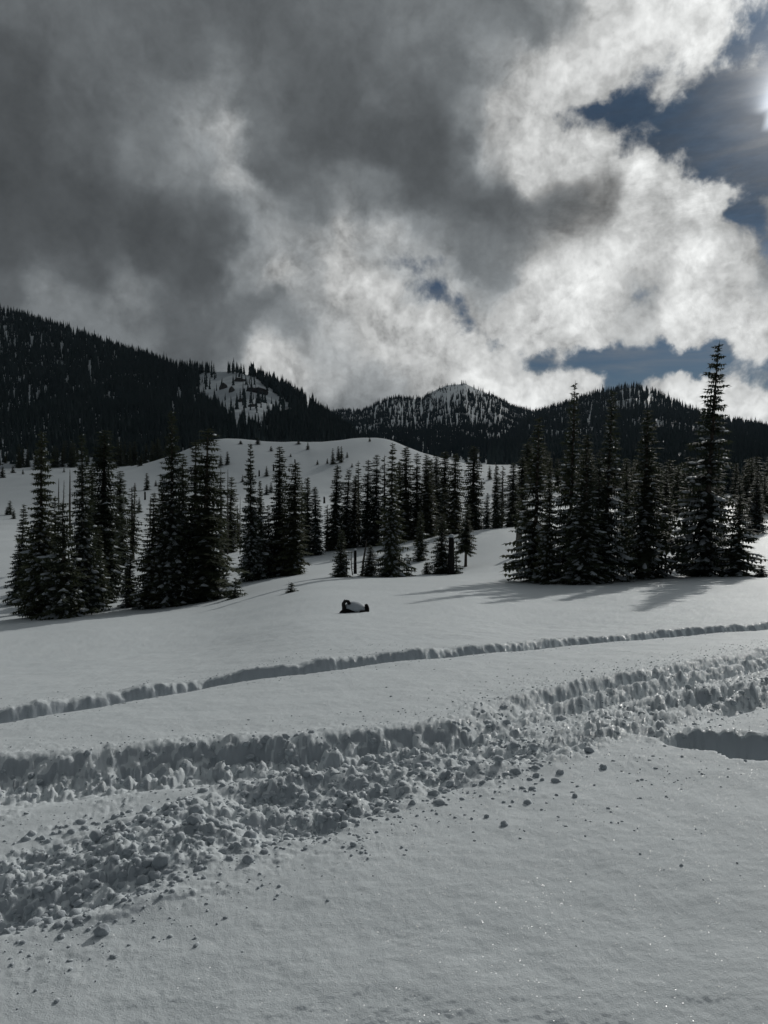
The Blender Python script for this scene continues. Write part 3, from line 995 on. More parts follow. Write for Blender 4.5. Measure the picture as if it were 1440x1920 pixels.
# =====================================================================
# FIRS
# =====================================================================
def fir_prototype(seed, H, R, whorls, per, profile='spire', droop=0.35, skirt=0.0, gap=0.0, snow=0.3, detail=1.0, wid=1.0):
    """crown, trunk and snow meshes of a subalpine fir H metres tall with a base half width R"""
    g = np.random.default_rng(seed)
    tris, tv = [], []
    V, F = [], []
    SV, SF = [], []

    def tri(a, b, c):
        k = len(V); V.extend((a, b, c)); F.append((k, k + 1, k + 2))

    def prof(t):
        if profile == 'spire':        # narrow candle over a wider skirt
            return (0.42 * (1 - t)**0.7 + 0.58 * (1 - t)**1.5) * (1.0 if t > 0.05 else 0.9)
        if profile == 'column':
            return 0.95 * (1 - t)**0.62 + 0.05 * (1 - t)
        return (1 - t)**0.9           # cone
    z0 = skirt
    lop = g.uniform(0, 2 * PI)          # the side the wind spared
    for w_ in range(whorls):
        t = (w_ + g.uniform(-.35, .35)) / whorls
        t = min(max(t, 0.0), 0.985)
        z = z0 + (H - z0) * (t**0.93) 
        rr = R * prof(t) + 0.20
        if g.random() < gap: continue
        n = max(3, int(per * (0.55 + 0.6 * (1 - t)) + g.uniform(-.5, .9)))
        a0 = g.uniform(0, 2 * PI)
        for k in range(n):
            if g.random() < gap * 0.7: continue
            a = a0 + 2 * PI * k / n + g.normal(0, 0.22)
            L = rr * g.uniform(0.48, 1.28) * (1 + 0.16 * math.cos(a - lop))
            if g.random() < 0.07: L *= 1.3
            ca_, sa_ = math.cos(a), math.sin(a)
            dr = droop * (0.35 + 0.9 * (1 - t)) * g.uniform(0.6, 1.4)
            up = 0.25 * t
            zz = z + g.uniform(-.12, .12)
            ns = max(2, int(round((2 + L * 3.2) * detail)))
            ns = min(ns, 8)
            pts = []
            for i in range(ns + 1):
                q = i / ns
                rad = L * q
                hz = zz + L * (up * q - dr * q * (1.35 - 0.55 * q)) 
                pts.append((ca_ * rad, sa_ * rad, hz))
            tip = pts[-1]
            for i in range(ns):
                p0, p1 = pts[i], pts[i + 1]
                q = (i + 0.5) / ns
                # flat spray either side of the twig, hanging a little, and a vertical fringe
                ww = wid * (0.15 + 0.36 * L * (1 - 0.75 * q)) * g.uniform(0.7, 1.25) * (0.8 if q < .2 else 1)
                ww = min(ww, 0.48 * wid)
                for sgn in (-1, 1):
                    fx = p1[0] + sgn * (-sa_) * ww + ca_ * ww * 0.55
                    fy = p1[1] + sgn * (ca_) * ww + sa_ * ww * 0.55
                    fz = p1[2] - ww * g.uniform(0.05, 0.55)
                    tri(p0, p1, (fx, fy, fz))
                    if detail > 0.8 and ww > 0.14:
                        mx = p0[0] + sgn * (-sa_) * ww * 0.75 + ca_ * ww * 0.30
                        my = p0[1] + sgn * (ca_) * ww * 0.75 + sa_ * ww * 0.30
                        tri(p0, (mx, my, p0[2] - ww * g.uniform(0.0, 0.5)), ((p0[0] + p1[0]) / 2, (p0[1] + p1[1]) / 2, (p0[2] + p1[2]) / 2))
                hang = ww * g.uniform(0.4, 1.0)
                tri(p0, p1, ((p0[0] + p1[0]) / 2 + ca_ * .03, (p0[1] + p1[1]) / 2 + sa_ * .03, (p0[2] + p1[2]) / 2 - hang))
                if g.random() < .6:
                    tri(p0, p1, ((p0[0] + p1[0]) / 2, (p0[1] + p1[1]) / 2, (p0[2] + p1[2]) / 2 + ww * 0.22))
            e = 0.10 + 0.05 * L
            tri((tip[0] - sa_ * .05, tip[1] + ca_ * .05, tip[2]), (tip[0] + sa_ * .05, tip[1] - ca_ * .05, tip[2]), (tip[0] + ca_ * e, tip[1] + sa_ * e, tip[2] + 0.03))
            # snow lying on the outer half of the bough
            for _s in range(2 if L > 0.8 else 1):
              if L > 0.3 and g.random() < snow * (0.35 + 1.0 * (1 - t)):
                  q0 = g.uniform(0.15, 0.7); q1 = min(1.0, q0 + g.uniform(0.15, 0.4))
                  i0, i1 = q0 * ns, q1 * ns
                  def at(f):
                      i = min(int(f), ns - 1); k2 = f - i
                      return [pts[i][j] + (pts[i + 1][j] - pts[i][j]) * k2 for j in range(3)]
                  wv_ = min(0.25, 0.06 + 0.12 * L) * g.uniform(0.4, 1.2)
                  th = 0.035 + 0.04 * L * g.uniform(.4, 1)
                  ring = []
                  b = len(SV)
                  m = 4
                  for j in range(m + 1):
                      f = j / m
                      c = at(i0 + (i1 - i0) * f)
                      hw = wv_ * math.sin(PI * (0.12 + 0.80 * f))**0.7 * g.uniform(.75, 1.15)
                      SV.append((c[0] - sa_ * hw, c[1] + ca_ * hw, c[2] - hw * .35))
                      SV.append((c[0], c[1], c[2] + th * math.sin(PI * (0.15 + 0.7 * f)) + 0.02))
                      SV.append((c[0] + sa_ * hw, c[1] - ca_ * hw, c[2] - hw * .35))
                  for j in range(m):
                      k3 = b + 3 * j
                      SF.append((k3, k3 + 1, k3 + 4)); SF.append((k3, k3 + 4, k3 + 3))
                      SF.append((k3 + 1, k3 + 2, k3 + 5)); SF.append((k3 + 1, k3 + 5, k3 + 4))
                  SF.append((b, b + 2, b + 1)); SF.append((b + 3 * m, b + 3 * m + 1, b + 3 * m + 2))
    # leader
    for k in range(5):
        a = k * 1.3
        tri((0.04 * math.cos(a), 0.04 * math.sin(a), H - 0.55), (0.04 * math.cos(a + 2), 0.04 * math.sin(a + 2), H - 0.55), (0, 0, H + 0.12))
    crown = mesh_np('crown', V, F, M_NEEDLE)
    # trunk
    TV, TF = [], []
    rb = 0.035 + 0.0135 * H
    seg = 7
    lev = [(-0.8, 1.25), (0.0, 1.15), (0.3, 1.0), (H * .3, .74), (H * .6, .45), (H * .85, .2), (H * .99, .05)]
    wob = g.normal(0, 0.012 * H / 10, (len(lev), 2)); wob[:3] = 0
    for li, (zz, k) in enumerate(lev):
        for s_ in range(seg):
            a = 2 * PI * s_ / seg
            TV.append((rb * k * math.cos(a) + wob[li][0], rb * k * math.sin(a) + wob[li][1], zz))
    for li in range(len(lev) - 1):
        for s_ in range(seg):
            TF.append((li * seg + s_, li * seg + (s_ + 1) % seg, (li + 1) * seg + (s_ + 1) % seg, (li + 1) * seg + s_))
    trunk = mesh_np('trunk', TV, TF, M_BARK, smooth=True)
    sn = mesh_np('branch_snow', SV, SF, M_SNOW_LUMP, smooth=True) if SV else None
    return dict(H=H, R=R, crown=crown, trunk=trunk, snow=sn)


PROTO = {
 'spire': [fir_prototype(1, 13, 1.75, 66, 9, 'spire', 0.42, 0.1, 0.02, 0.55),
           fir_prototype(2, 13, 1.75, 62, 9, 'spire', 0.50, 0.1, 0.03, 0.6),
           fir_prototype(3, 13, 1.75, 66, 9, 'spire', 0.36, 0.15, 0.03, 0.55)],
 'open':  [fir_prototype(11, 14.5, 2.1, 54, 9, 'spire', 0.40, 0.0, 0.04, 0.75),
           fir_prototype(12, 14.5, 2.1, 50, 9, 'spire', 0.36, 0.0, 0.05, 0.75)],
 'column':[fir_prototype(21, 11.5, 0.85, 66, 9, 'column', 0.55, 0.3, 0.03, 0.22),
           fir_prototype(22, 11.5, 0.85, 62, 9, 'column', 0.65, 0.5, 0.04, 0.22),
           fir_prototype(23, 11.5, 0.85, 60, 8, 'column', 0.5, 0.2, 0.05, 0.22)],
 'cone':  [fir_prototype(31, 7, 1.15, 32, 9, 'cone', 0.42, 0.05, 0.03, 0.5),
           fir_prototype(32, 7, 1.15, 30, 9, 'cone', 0.50, 0.05, 0.04, 0.5)],
 'thin':  [fir_prototype(41, 9, 0.5, 40, 6, 'column', 0.6, 0.8, 0.16, 0.15),
           fir_prototype(42, 9, 0.5, 38, 6, 'column', 0.6, 1.2, 0.20, 0.15)],
 'bare':  [fir_prototype(51, 8.5, 0.95, 30, 7, 'cone', 0.6, 2.3, 0.06, 0.15)],
 'baby':  [fir_prototype(61, 2.2, 0.62, 15, 8, 'cone', 0.25, 0.0, 0.02, 0.35),
           fir_prototype(62, 2.2, 0.62, 13, 7, 'cone', 0.3, 0.0, 0.05, 0.35)],
 'far':   [fir_prototype(71, 10, 1.0, 26, 6, 'column', 0.5, 0.1, 0.03, 0.0, detail=0.5, wid=2.0),
           fir_prototype(72, 10, 1.0, 24, 6, 'spire', 0.5, 0.1, 0.03, 0.0, detail=0.5, wid=2.1),
           fir_prototype(73, 10, 1.0, 24, 6, 'cone', 0.5, 0.1, 0.06, 0.0, detail=0.5, wid=2.0)],
}


def ray_ground(px, py):
    """first meeting of a pixel's ray with the bare ground"""
    v = pix_dir(px, py)
    s = np.geomspace(3, 900, 900)
    x, y, z = v[0] * s / v[1], s, CAM[2] + v[2] * s / v[1]
    below = z < base_z(x, y)
    if not below.any(): return None
    i = int(np.argmax(below))
    return s[i]


def fir(kind, px_top, py_top, px_base, py_base, hw, label, cat='tree', group='firs on the snowfield', d=None, name='fir_tree', var=None):
    """fir whose foot and tip are seen at these pixels; hw = half width of the skirt in pixels"""
    if d is None:
        d = ray_ground(px_base, py_base)
    v = pix_dir(px_base, py_base)
    x = v[0] / v[1] * d
    zb = gz(x, d)
    top = unproj(px_top, py_top, d)
    H = float(np.linalg.norm(top - np.array([x, d, zb])))
    R = hw * d / FPX * (1.08 if kind in ('column', 'thin', 'far') else 0.97)
    pl = PROTO[kind]
    pr = pl[(random.randrange(len(pl)) if var is None else var) % len(pl)]
    o = empty(name, (x, d, zb))
    up = Vector((top[0] - x, 0, top[2] - zb)).normalized()
    qt = Vector((0, 0, 1)).rotation_difference(up)
    o.rotation_mode = 'QUATERNION'
    o.rotation_quaternion = qt @ Euler((0, 0, random.uniform(0, 2 * PI))).to_quaternion()
    o.scale = (R / pr['R'], R / pr['R'], H / pr['H'])
    tag(o, label, cat, group)
    for part in ('trunk', 'crown', 'snow'):
        if pr[part]:
            c = link('branch_snow' if part == 'snow' else part, pr[part], o)
            if part == 'snow': c['kind'] = 'stuff'
    return o

#@@TREES
G_L, G_M, G_C, G_R = 'firs of the left clump', 'firs of the second clump', 'firs of the middle grove', 'firs of the right clump'
TREES = [
 # kind, top x, top y, base x, base y, half width, label, group
 ('spire',78,808,75,1157,46,'tall dark fir at the front left of the left clump',G_L),
 ('spire',45,945,36,1132,27,'short fir leaning against the outer left side of the left clump',G_L),
 ('cone',117,939,121,1158,42,'snowy mid height fir at the front centre of the left clump',G_L),
 ('spire',153,812,157,1150,38,'tall brownish fir right of centre in the left clump',G_L),
 ('column',172,868,173,1105,18,'slim fir squeezed between the two tall firs of the left clump',G_L),
 ('column',196,806,192,1118,30,'tall dense fir on the right side of the left clump',G_L),
 ('spire',186,985,184,1140,26,'low fir filling the right foot of the left clump',G_L),
 ('column',225,883,224,1066,16,'narrow columnar fir standing clear right of the left clump',G_L),
 ('thin',247,913,248,1050,13,'thin sparse fir in the gap between the left and second clumps',G_L),
 ('baby',209,1092,209,1131,12,'small young fir at the right foot of the left clump',G_L),
 ('column',103,930,100,1105,16,'slim fir half hidden behind the tall front left fir',G_L),
 ('cone',60,1000,58,1150,26,'low snowy fir at the foot of the tall front left fir',G_L),
 ('spire',289,923,283,1140,38,'broad fir at the left edge of the second clump',G_M),
 ('spire',305,889,306,1138,32,'mid height fir beside the broad left fir of the second clump',G_M),
 ('spire',322,770,323,1136,44,'tallest fir of the second clump with a thin open top',G_M),
 ('column',343,851,343,1118,18,'slim fir just right of the tallest fir of the second clump',G_M),
 ('column',367,827,366,1127,28,'tall dark fir right of centre in the second clump',G_M),
 ('column',390,802,384,1127,37,'dense brownish fir at the right of the second clump',G_M),
 ('cone',245,1040,243,1139,19,'low fir at the left foot of the second clump',G_M),
 ('cone',345,985,343,1134,30,'low snowy fir at the front foot of the second clump',G_M),
 ('thin',414,878,415,1080,13,'thin fir behind the right side of the second clump',G_M),
 ('column',434,894,430,1036,13,'narrow fir furthest right behind the second clump',G_M),
 ('baby',442,1083,439,1122,17,'young snowy fir standing alone on the slope right of the second clump',G_M),
 ('baby',546,1092,545,1111,10,'tiny bushy fir half buried on the open slope left of the snow capped roots',G_C),
 ('baby',420,1063,420,1101,9,'small ragged fir at the right foot of the second clump',G_M),
 ('spire',469,830,471,1089,27,'tall pointed fir at the left of the middle grove',G_C),
 ('spire',487,901,491,1084,21,'mid height fir tucked behind the right side of the tall pointed fir',G_C),
 ('cone',502,946,506,1081,20,'short conical fir in front of the left middle grove',G_C),
 ('thin',445,946,447,1026,8,'small thin fir left of the tall pointed fir',G_C),
 ('column',524,837,524,1078,18,'tall columnar fir left of the bushier topped fir',G_C),
 ('column',554,866,550,1078,24,'wide columnar fir with a bushy top in the left middle grove',G_C),
 ('column',577,894,576,1041,11,'left one of the slim pair right of the bushy topped fir',G_C),
 ('column',590,912,593,1041,12,'right one of the slim pair right of the bushy topped fir',G_C),
 ('thin',566,900,566,1045,8,'thin sparse fir behind the bushy topped fir',G_C),
 ('thin',614,946,613,1034,8,'short thin fir just left of the leaning slim fir',G_C),
 ('column',633,871,624,1032,14,'slim fir that leans to the right at the left end of the main grove',G_C),
 ('column',655,880,646,1029,14,'slim fir second from the left in the main grove',G_C),
 ('column',667,890,662,1027,11,'narrow fir third from the left in the main grove',G_C),
 ('thin',672,864,673,1021,8,'needle thin fir with a tall bare tip in the main grove',G_C),
 ('column',691,862,687,1025,14,'columnar fir left of the pair at the middle of the main grove',G_C),
 ('column',707,852,704,1024,15,'tall columnar fir just left of the big front fir',G_C),
 ('thin',721,854,721,1020,10,'thin fir squeezed against the left side of the big front fir',G_C),
 ('spire',736,830,732,1082,31,'big dark fir standing forward in the centre of the main grove',G_C),
 ('column',749,864,750,1014,11,'narrow fir hidden behind the right side of the big front fir',G_C),
 ('column',761,837,760,1014,17,'tall fir just right of the big front fir',G_C),
 ('column',782,849,781,1011,13,'columnar fir second to the right of the big front fir',G_C),
 ('column',799,852,799,1009,15,'columnar fir in the densest right half of the main grove',G_C),
 ('column',808,860,808,1006,13,'slim fir inside the densest right half of the main grove',G_C),
 ('column',818,854,817,1004,13,'dark fir left of the tallest right hand fir of the main grove',G_C),
 ('column',835,845,832,1002,17,'tallest fir of the right half of the main grove',G_C),
 ('column',854,849,850,1002,16,'dense fir at the right end of the main grove',G_C),
 ('column',889,835,887,995,18,'dark columnar fir standing alone right of the main grove',G_C),
 ('cone',914,924,912,992,10,'short conical fir right of the lone columnar fir',G_C),
 ('column',931,871,929,991,9,'narrow left fir of the slim row before the right clump',G_C),
 ('thin',943,873,941,988,8,'thin middle fir of the slim row before the right clump',G_C),
 ('column',963,867,961,988,13,'bushier right fir of the slim row before the right clump',G_C),
 ('column',979,857,977,987,14,'dark fir against the left side of the right clump',G_C),
 ('cone',642,992,637,1082,17,'short snowy fir beside the dark stump in front of the main grove',G_C),
 ('cone',695,1022,691,1081,19,'short snowy fir left of the big front fir foot',G_C),
 ('cone',790,958,787,1052,15,'young fir on the swale right of the big front fir',G_C),
 ('cone',829,961,828,1076,24,'snowy conical fir left of the dark broken trunk',G_C),
 ('bare',877,945,873,1063,19,'fir with a bare lower trunk right of the dark broken trunk',G_C),
 ('baby',856,1036,856,1076,13,'small fir at the right foot of the dark broken trunk',G_C),
 ('baby',800,1054,799,1077,9,'tiny fir left of the snowy conical fir',G_C),
 ('baby',763,1038,763,1080,12,'small fir at the right foot of the big front fir',G_C),
 ('open',1012,779,1001,1090,52,'fir with long low boughs at the left end of the right clump',G_R),
 ('open',1079,714,1066,1092,44,'tall fir with a clubbed tip in the left of the right clump',G_R),
 ('spire',1032,860,1028,1094,26,'dark narrow fir behind the long boughed left fir',G_R),
 ('spire',1102,813,1094,1095,50,'broad dense fir in the thick of the right clump',G_R),
 ('open',1148,728,1132,1090,48,'tall snow dusted fir in the middle of the right clump',G_R),
 ('spire',1124,880,1118,1092,40,'lower snowy fir filling the middle of the right clump',G_R),
 ('spire',1176,870,1172,1062,34,'dark fir behind the gap right of the middle of the right clump',G_R),
 ('spire',1214,767,1209,1084,52,'wide fir with heavy snow on its low boughs, right of centre in the right clump',G_R),
 ('spire',1250,880,1246,1030,30,'dark fir behind the wide snowy fir of the right clump',G_R),
 ('open',1349,640,1316,1080,66,'tallest fir of all, its open spire rising above the skyline at the right',G_R),
 ('cone',1388,925,1382,1080,40,'snowy conical fir right of the tallest fir',G_R),
 ('spire',1420,890,1417,1000,26,'dark fir behind the right edge of the right clump',G_R),
 ('baby',1428,1060,1428,1082,12,'small snowy fir at the right edge of the picture',G_R),
 ('cone',1286,940,1284,1070,22,'low fir at the left foot of the tallest fir',G_R),
 ('cone',1352,955,1350,1062,24,'low fir at the right foot of the tallest fir',G_R),
]
for t in TREES:
    fir(*t[:6], t[6], group=t[7])

# young firs scattered over the far hill and meadow
HILL = [(624,840,870,5,'dark young fir left of the pair below the snow dome'),
 (634,836,864,4,'left fir of the pair below the snow dome'),(640,836,868,4,'right fir of the pair below the snow dome'),
 (651,847,858,2,'tiny fir right of the pair below the snow dome'),(614,859,870,2,'tiny fir left of the dark young fir below the snow dome'),
 (577,829,844,3,'small fir on the hill brow left of the snow dome'),(508,836,846,3,'small fir on the upper hill above the bushy topped fir'),
 (426,846,873,4,'right fir of the two on the hill behind the second clump'),(414,852,874,4,'left fir of the two on the hill behind the second clump'),
 (693,820,828,2,'tiny fir on top of the snow dome'),(500,873,893,4,'small fir low on the hill face left of the columnar fir'),
 (535,884,893,2,'tiny fir low on the hill face right of the columnar fir'),(500,908,928,4,'small fir at the foot of the hill, left one of two'),
 (508,904,924,4,'small fir at the foot of the hill, right one of two'),(451,826,834,3,'tiny fir on the hill crest at its left'),
 (483,819,834,4,'small fir on the hill crest left of its middle'),(560,825,834,4,'small fir on the hill crest at its middle'),
 (5,874,896,5,'small fir on the far meadow at the left edge'),(24,872,887,4,'small fir on the far meadow near the left edge'),
 (262,857,874,5,'dark small fir at the forest edge above the left meadow'),(248,861,874,3,'tiny fir left of the dark one at the forest edge'),
 (275,886,919,5,'slim young fir on the meadow between the left and second clumps'),(261,932,961,5,'young fir on the near meadow between the left and second clumps'),
 (253,905,922,3,'tiny fir left of the slim young fir on the meadow'),(292,900,912,3,'tiny fir right of the slim young fir on the meadow'),
 (19,938,966,5,'tallest of the young firs on the meadow at the left edge'),(13,950,966,3,'smallest of the young firs on the meadow at the left edge'),
 (26,953,973,4,'right one of the young firs on the meadow at the left edge'),(43,880,890,2,'tiny fir far out on the left meadow'),
 (120,876,886,2,'tiny fir far out on the meadow behind the left clump'),
 (310,898,915,3,'small fir on the meadow left of the tallest fir of the second clump'),
 (895,880,900,4,'small fir on the slope right of the lone columnar fir'),(918,872,900,4,'small fir on the snow before the right forest'),
 (903,900,915,3,'tiny fir on the snow before the right forest'),(660,868,876,2,'tiny fir on the hill right of the pair'),
 (455,890,905,3,'tiny fir on the hill face right of the second clump'),(466,872,892,3,'slim little fir on the hill face beside the tall pointed fir'),
 (595,862,872,2,'tiny fir on the middle of the hill face'),(545,850,858,2,'tiny fir on the upper middle of the hill face')]
for x, y0, y1, hw, lab in HILL:
    fir('far', x, y0, x, y1, hw, lab, group='young firs on the far hill and meadow', name='young_fir')

# dark wood behind the right clump and along its foot: single trees down to the meadow
g = np.random.default_rng(5)
nb = 0
while nb < 105:
    px = g.uniform(985, 1475)
    lo = np.interp(px, [985, 1050, 1150, 1250, 1440, 1500], [250, 205, 180, 175, 180, 180])
    d = lo + 110 * g.random()**1.3
    x = (px - 720) / FPX * d
    p = np.array([x, d, gz(x, d)])
    qx, qy = to_pix(p)
    H = g.uniform(8, 15)
    fir('far', qx + g.normal(0, 1), qy - H * FPX / d, qx, qy, H * g.uniform(.12, .18) * FPX / d,
        'dark fir in the crowded wood behind the right clump', group='firs of the wood behind the right clump', d=d)
    nb += 1
# the wood goes on behind them up to the hill: one mass
n = 2600
px = g.uniform(975, 1800, n)
lo = np.interp(px, [975, 1050, 1150, 1250, 1440, 1800], [430, 300, 260, 255, 265, 270])
d = lo + (470 - lo) * g.random(n)
P = np.stack([(px - 720) / FPX * d, d, np.zeros(n)], -1)
P[:, 2] = base_z(P[:, 0], P[:, 1]) - .3
Hh = g.uniform(8, 16, n)
big_t = [cone_template(8, 6, 13), cone_template(9, 6, 14), cone_template(8, 7, 15)]
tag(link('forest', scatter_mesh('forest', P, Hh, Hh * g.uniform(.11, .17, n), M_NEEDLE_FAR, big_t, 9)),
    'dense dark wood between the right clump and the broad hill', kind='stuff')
nb = 0
while nb < 55:
    px = g.uniform(-40, 330)
    d = g.uniform(505, 560)
    x = (px - 720) / FPX * d
    p = np.array([x, d, gz(x, d)])
    qx, qy = to_pix(p)
    if qy > 876: pass
    H = g.uniform(9, 20)
    fir('far', qx + g.normal(0, .5), qy - H * FPX / d, qx, qy, H * g.uniform(.10, .15) * FPX / d,
        'dark fir in the front edge of the forest beyond the left meadow', group='firs along the forest edge beyond the left meadow', d=d)
    nb += 1

# =====================================================================
# DEAD TREES, STUMPS AND LOGS
# =====================================================================
def tube(bm, pts, rads, seg=7, cap=True):
    rings = []
    for i, (p, r) in enumerate(zip(pts, rads)):
        p = Vector(p)
        a = Vector(pts[max(i - 1, 0)]); b = Vector(pts[min(i + 1, len(pts) - 1)])
        t = (b - a).normalized()
        n = t.orthogonal().normalized() if i == 0 else (nprev - t * nprev.dot(t)).normalized()
        nprev = n
        bvec = t.cross(n)
        rings.append([bm.verts.new(p + (n * math.cos(2 * PI * k / seg) + bvec * math.sin(2 * PI * k / seg)) * r * random.uniform(.9, 1.1)) for k in range(seg)])
    for r0, r1 in zip(rings[:-1], rings[1:]):
        for k in range(seg):
            bm.faces.new((r0[k], r0[(k + 1) % seg], r1[(k + 1) % seg], r1[k]))
    if cap:
        bm.faces.new(rings[0][::-1]); bm.faces.new(rings[-1])
    return rings


def bm_obj(name, bm, mat, parent=None, smooth_=True):
    bmesh.ops.recalc_face_normals(bm, faces=bm.faces)
    me = bpy.data.meshes.new(name)
    bm.to_mesh(me); bm.free()
    me.materials.append(mat)
    for p in me.polygons: p.use_smooth = smooth_
    return link(name, me, parent)


def snag(px_top, py_top, px, py, label, rpx=1.3, nb=14, blen=0.6, d=None, mat=M_DEADWOOD):
    if d is None: d = ray_ground(px, py)
    v = pix_dir(px, py); x = v[0] / v[1] * d
    zb = gz(x, d)
    top = unproj(px_top, py_top, d)
    o = empty('dead_tree', (x, d, zb))
    tag(o, label, 'dead tree', 'bare dead trees among the firs')
    H = top[2] - zb; lx = top[0] - x
    r = rpx * d / FPX
    bm = bmesh.new()
    tube(bm, [(lx * k + 0.03 * math.sin(k * 9), 0, -0.4 + (H + .4) * k) for k in (0, .2, .45, .7, .9, 1)], [r * 1.3, r * 1.1, r, r * .75, r * .5, r * .2])
    bm_obj('trunk', bm, mat, o)
    if nb:
        bm = bmesh.new()
        for i in range(nb):
            k = random.uniform(.25, .97); a = random.uniform(0, 2 * PI); L = blen * (1.15 - k) * random.uniform(.5, 1.3)
            c = Vector((lx * k, 0, H * k)); e = c + Vector((math.cos(a) * L, math.sin(a) * L, random.uniform(-.35, .2) * L))
            m_ = (c + e) / 2 + Vector((0, 0, -.06 * L))
            tube(bm, [c, m_, e], [r * .3, r * .22, r * .08], 4)
        bm_obj('branches', bm, mat, o)
    return o


snag(131,880,131,1010,'bare dead trunk standing behind the left clump',1.8,16,1.2)
snag(110,897,110,955,'thin grey dead stem left of the bare dead trunk',1.0,8,.8)
snag(120,900,119,960,'small skeletal dead tree beside the bare dead trunk',.9,18,1.2)
snag(253,905,251,1000,'dead pole beside the thin sparse fir right of the left clump',1.5,8,.7)
snag(427,880,427,1040,'sparse dead tree behind the right side of the second clump',1.3,22,1.0)
snag(450,930,450,1040,'slender dead stem left of the tall pointed fir',.8,8,.6)
snag(943,880,942,988,'dead stem inside the slim row before the right clump',1.0,8,.6)
snag(687,1012,677,1080,'leaning bare pole between the short firs before the main grove',2.2,5,.6)
snag(541,1089,541,1110,'two bare twigs beside the tiny bushy fir on the open slope',.5,6,.25)
snag(282,930,281,1000,'dead pole left of the broad fir of the second clump',1.4,4,.5)
snag(658,1035,661,1079,'small twiggy dead fir beside the dark stump',.9,26,.8)


def stump(px, py0, py1, wpx, label, name='stump', cat='stump', jag=0.15, lean=0.0, mat=M_CHAR, d=None):
    if d is None: d = ray_ground(px, py1)
    v = pix_dir(px, py1); x = v[0] / v[1] * d
    zb = gz(x, d); H = (py1 - py0) * d / FPX; r = wpx * d / FPX
    o = empty(name, (x, d, zb)); tag(o, label, cat, 'stumps and broken trunks')
    bm = bmesh.new()
    rings = tube(bm, [(lean * H * k, 0, -0.3 + (H + .3) * k) for k in (0, .25, .6, .9, 1)], [r * 1.35, r * 1.08, r, r * .95, r * .8], 9)
    for v_ in rings[-1]: v_.co.z += random.uniform(-jag, jag)
    bm_obj('trunk', bm, mat, o)
    bm = bmesh.new()
    bmesh.ops.create_icosphere(bm, subdivisions=2, radius=1)
    for v_ in bm.verts:
        v_.co = Vector((v_.co.x * r * .95 + lean * H, v_.co.y * r * .95, H + max(v_.co.z, -.2) * r * .9))
    bm_obj('snow_cap', bm, M_SNOW_LUMP, o)
    return o


stump(846,1006,1077,5.5,'tall dark broken trunk right of the snowy conical fir')
stump(647,1040,1082,4.5,'dark stump against the short snowy fir before the main grove')
stump(666,1031,1076,2.8,'slim dark post of a broken trunk before the main grove', jag=.05)
stump(973,994,1041,5.5,'grey trunk broken off at the left of the right clump', mat=M_DEADWOOD)
stump(239,1060,1098,5,'grey stump between the left and second clumps', mat=M_DEADWOOD)
stump(272,922,937,1.6,'small far stump on the meadow left of the second clump')
stump(608,932,944,1.8,'small far stump on the lit snow at the foot of the hill')
stump(513,872,884,1.4,'small far stump on the hill face beside the columnar fir')
stump(486,882,893,1.4,'small far stump low on the hill face')
stump(553,862,868,1.2,'tiny far stump on the middle hill face')

# snow covered log at the foot of the big front fir
d_ = ray_ground(746, 1082)
v = pix_dir(746, 1082); x = v[0] / v[1] * d_
o = empty('fallen_log', (x, d_, gz(x, d_)))
tag(o, 'short snow covered log lying at the foot of the big front fir', 'log')
bm = bmesh.new(); tube(bm, [(-.5, .1, .25), (-.1, 0, .18), (.35, -.1, .08), (.6, -.15, -.05)], [.14, .15, .14, .12], 8); bm_obj('trunk', bm, M_DEADWOOD, o)
bm = bmesh.new(); tube(bm, [(-.55, .1, .34), (-.1, 0, .30), (.35, -.1, .20), (.62, -.15, .03)], [.06, .15, .15, .06], 8); bm_obj('snow_cap', bm, M_SNOW_LUMP, o)

# half-buried root stump with its cap of snow, out on the open slope
d_ = ray_ground(665, 1148)
v = pix_dir(665, 1148); x0 = v[0] / v[1] * d_
px_m = d_ / FPX
root = empty('buried_root', (x0, d_, gz(x0, d_)))
tag(root, 'dark upturned roots poking out of the open slope under a rounded cap of snow', 'root stump')


def loc(px, py, dy=0.0):
    return Vector(((px - 665) * px_m, dy, (1148 - py) * px_m))


def knot(name, pts, rads, seg=8):
    bm = bmesh.new()
    tube(bm, [loc(*p) for p in pts], [r * px_m for r in rads], seg)
    bmesh.ops.subdivide_edges(bm, edges=bm.edges, cuts=1, use_grid_fill=True)
    for v_ in bm.verts:
        c = v_.co * 9
        v_.co += Vector((random.uniform(-1, 1), random.uniform(-1, 1), random.uniform(-1, 1))) * px_m * .5
    return bm_obj(name, bm, M_CHAR, root)


knot('upright_root', [(646,1152,0),(645,1140,0),(644,1131,0),(647,1127,0),(651,1127,-.02)], [4.6,3.9,3.6,3.2,2.4])
knot('curled_root', [(649,1126.5,0),(653,1127.5,-.05),(655,1131,-.05),(654,1133,-.05)], [2.6,3.6,3.4,1.6])
knot('root_base', [(637,1149,0),(645,1146,-.05),(655,1145,-.1),(665,1146,-.12),(672,1148,-.1)], [1.6,4.2,4.6,3.8,1.5])
knot('side_root', [(673,1150,-.2),(678,1146,-.2),(684,1146,-.15),(690,1148,-.1)], [3.0,3.6,3.4,2.0])
knot('pointed_root', [(688,1149,0),(688,1141,0),(687,1135,0),(686,1132.5,0)], [3.6,4.6,3.8,1.6])
bm = bmesh.new()
bmesh.ops.create_icosphere(bm, subdivisions=4, radius=1)
for v_ in bm.verts:
    c = v_.co.copy()
    hz = 13.5 * max(c.z, -.25) * (1.0 - 0.08 * c.x)
    k = 1 + .05 * math.sin(c.x * 5 + c.y * 3)
    v_.co = Vector(((667.5 - 665 + c.x * 20 * k + (-3.5) * c.z) * px_m, c.y * 18 * px_m + .12, (6 + hz) * px_m))
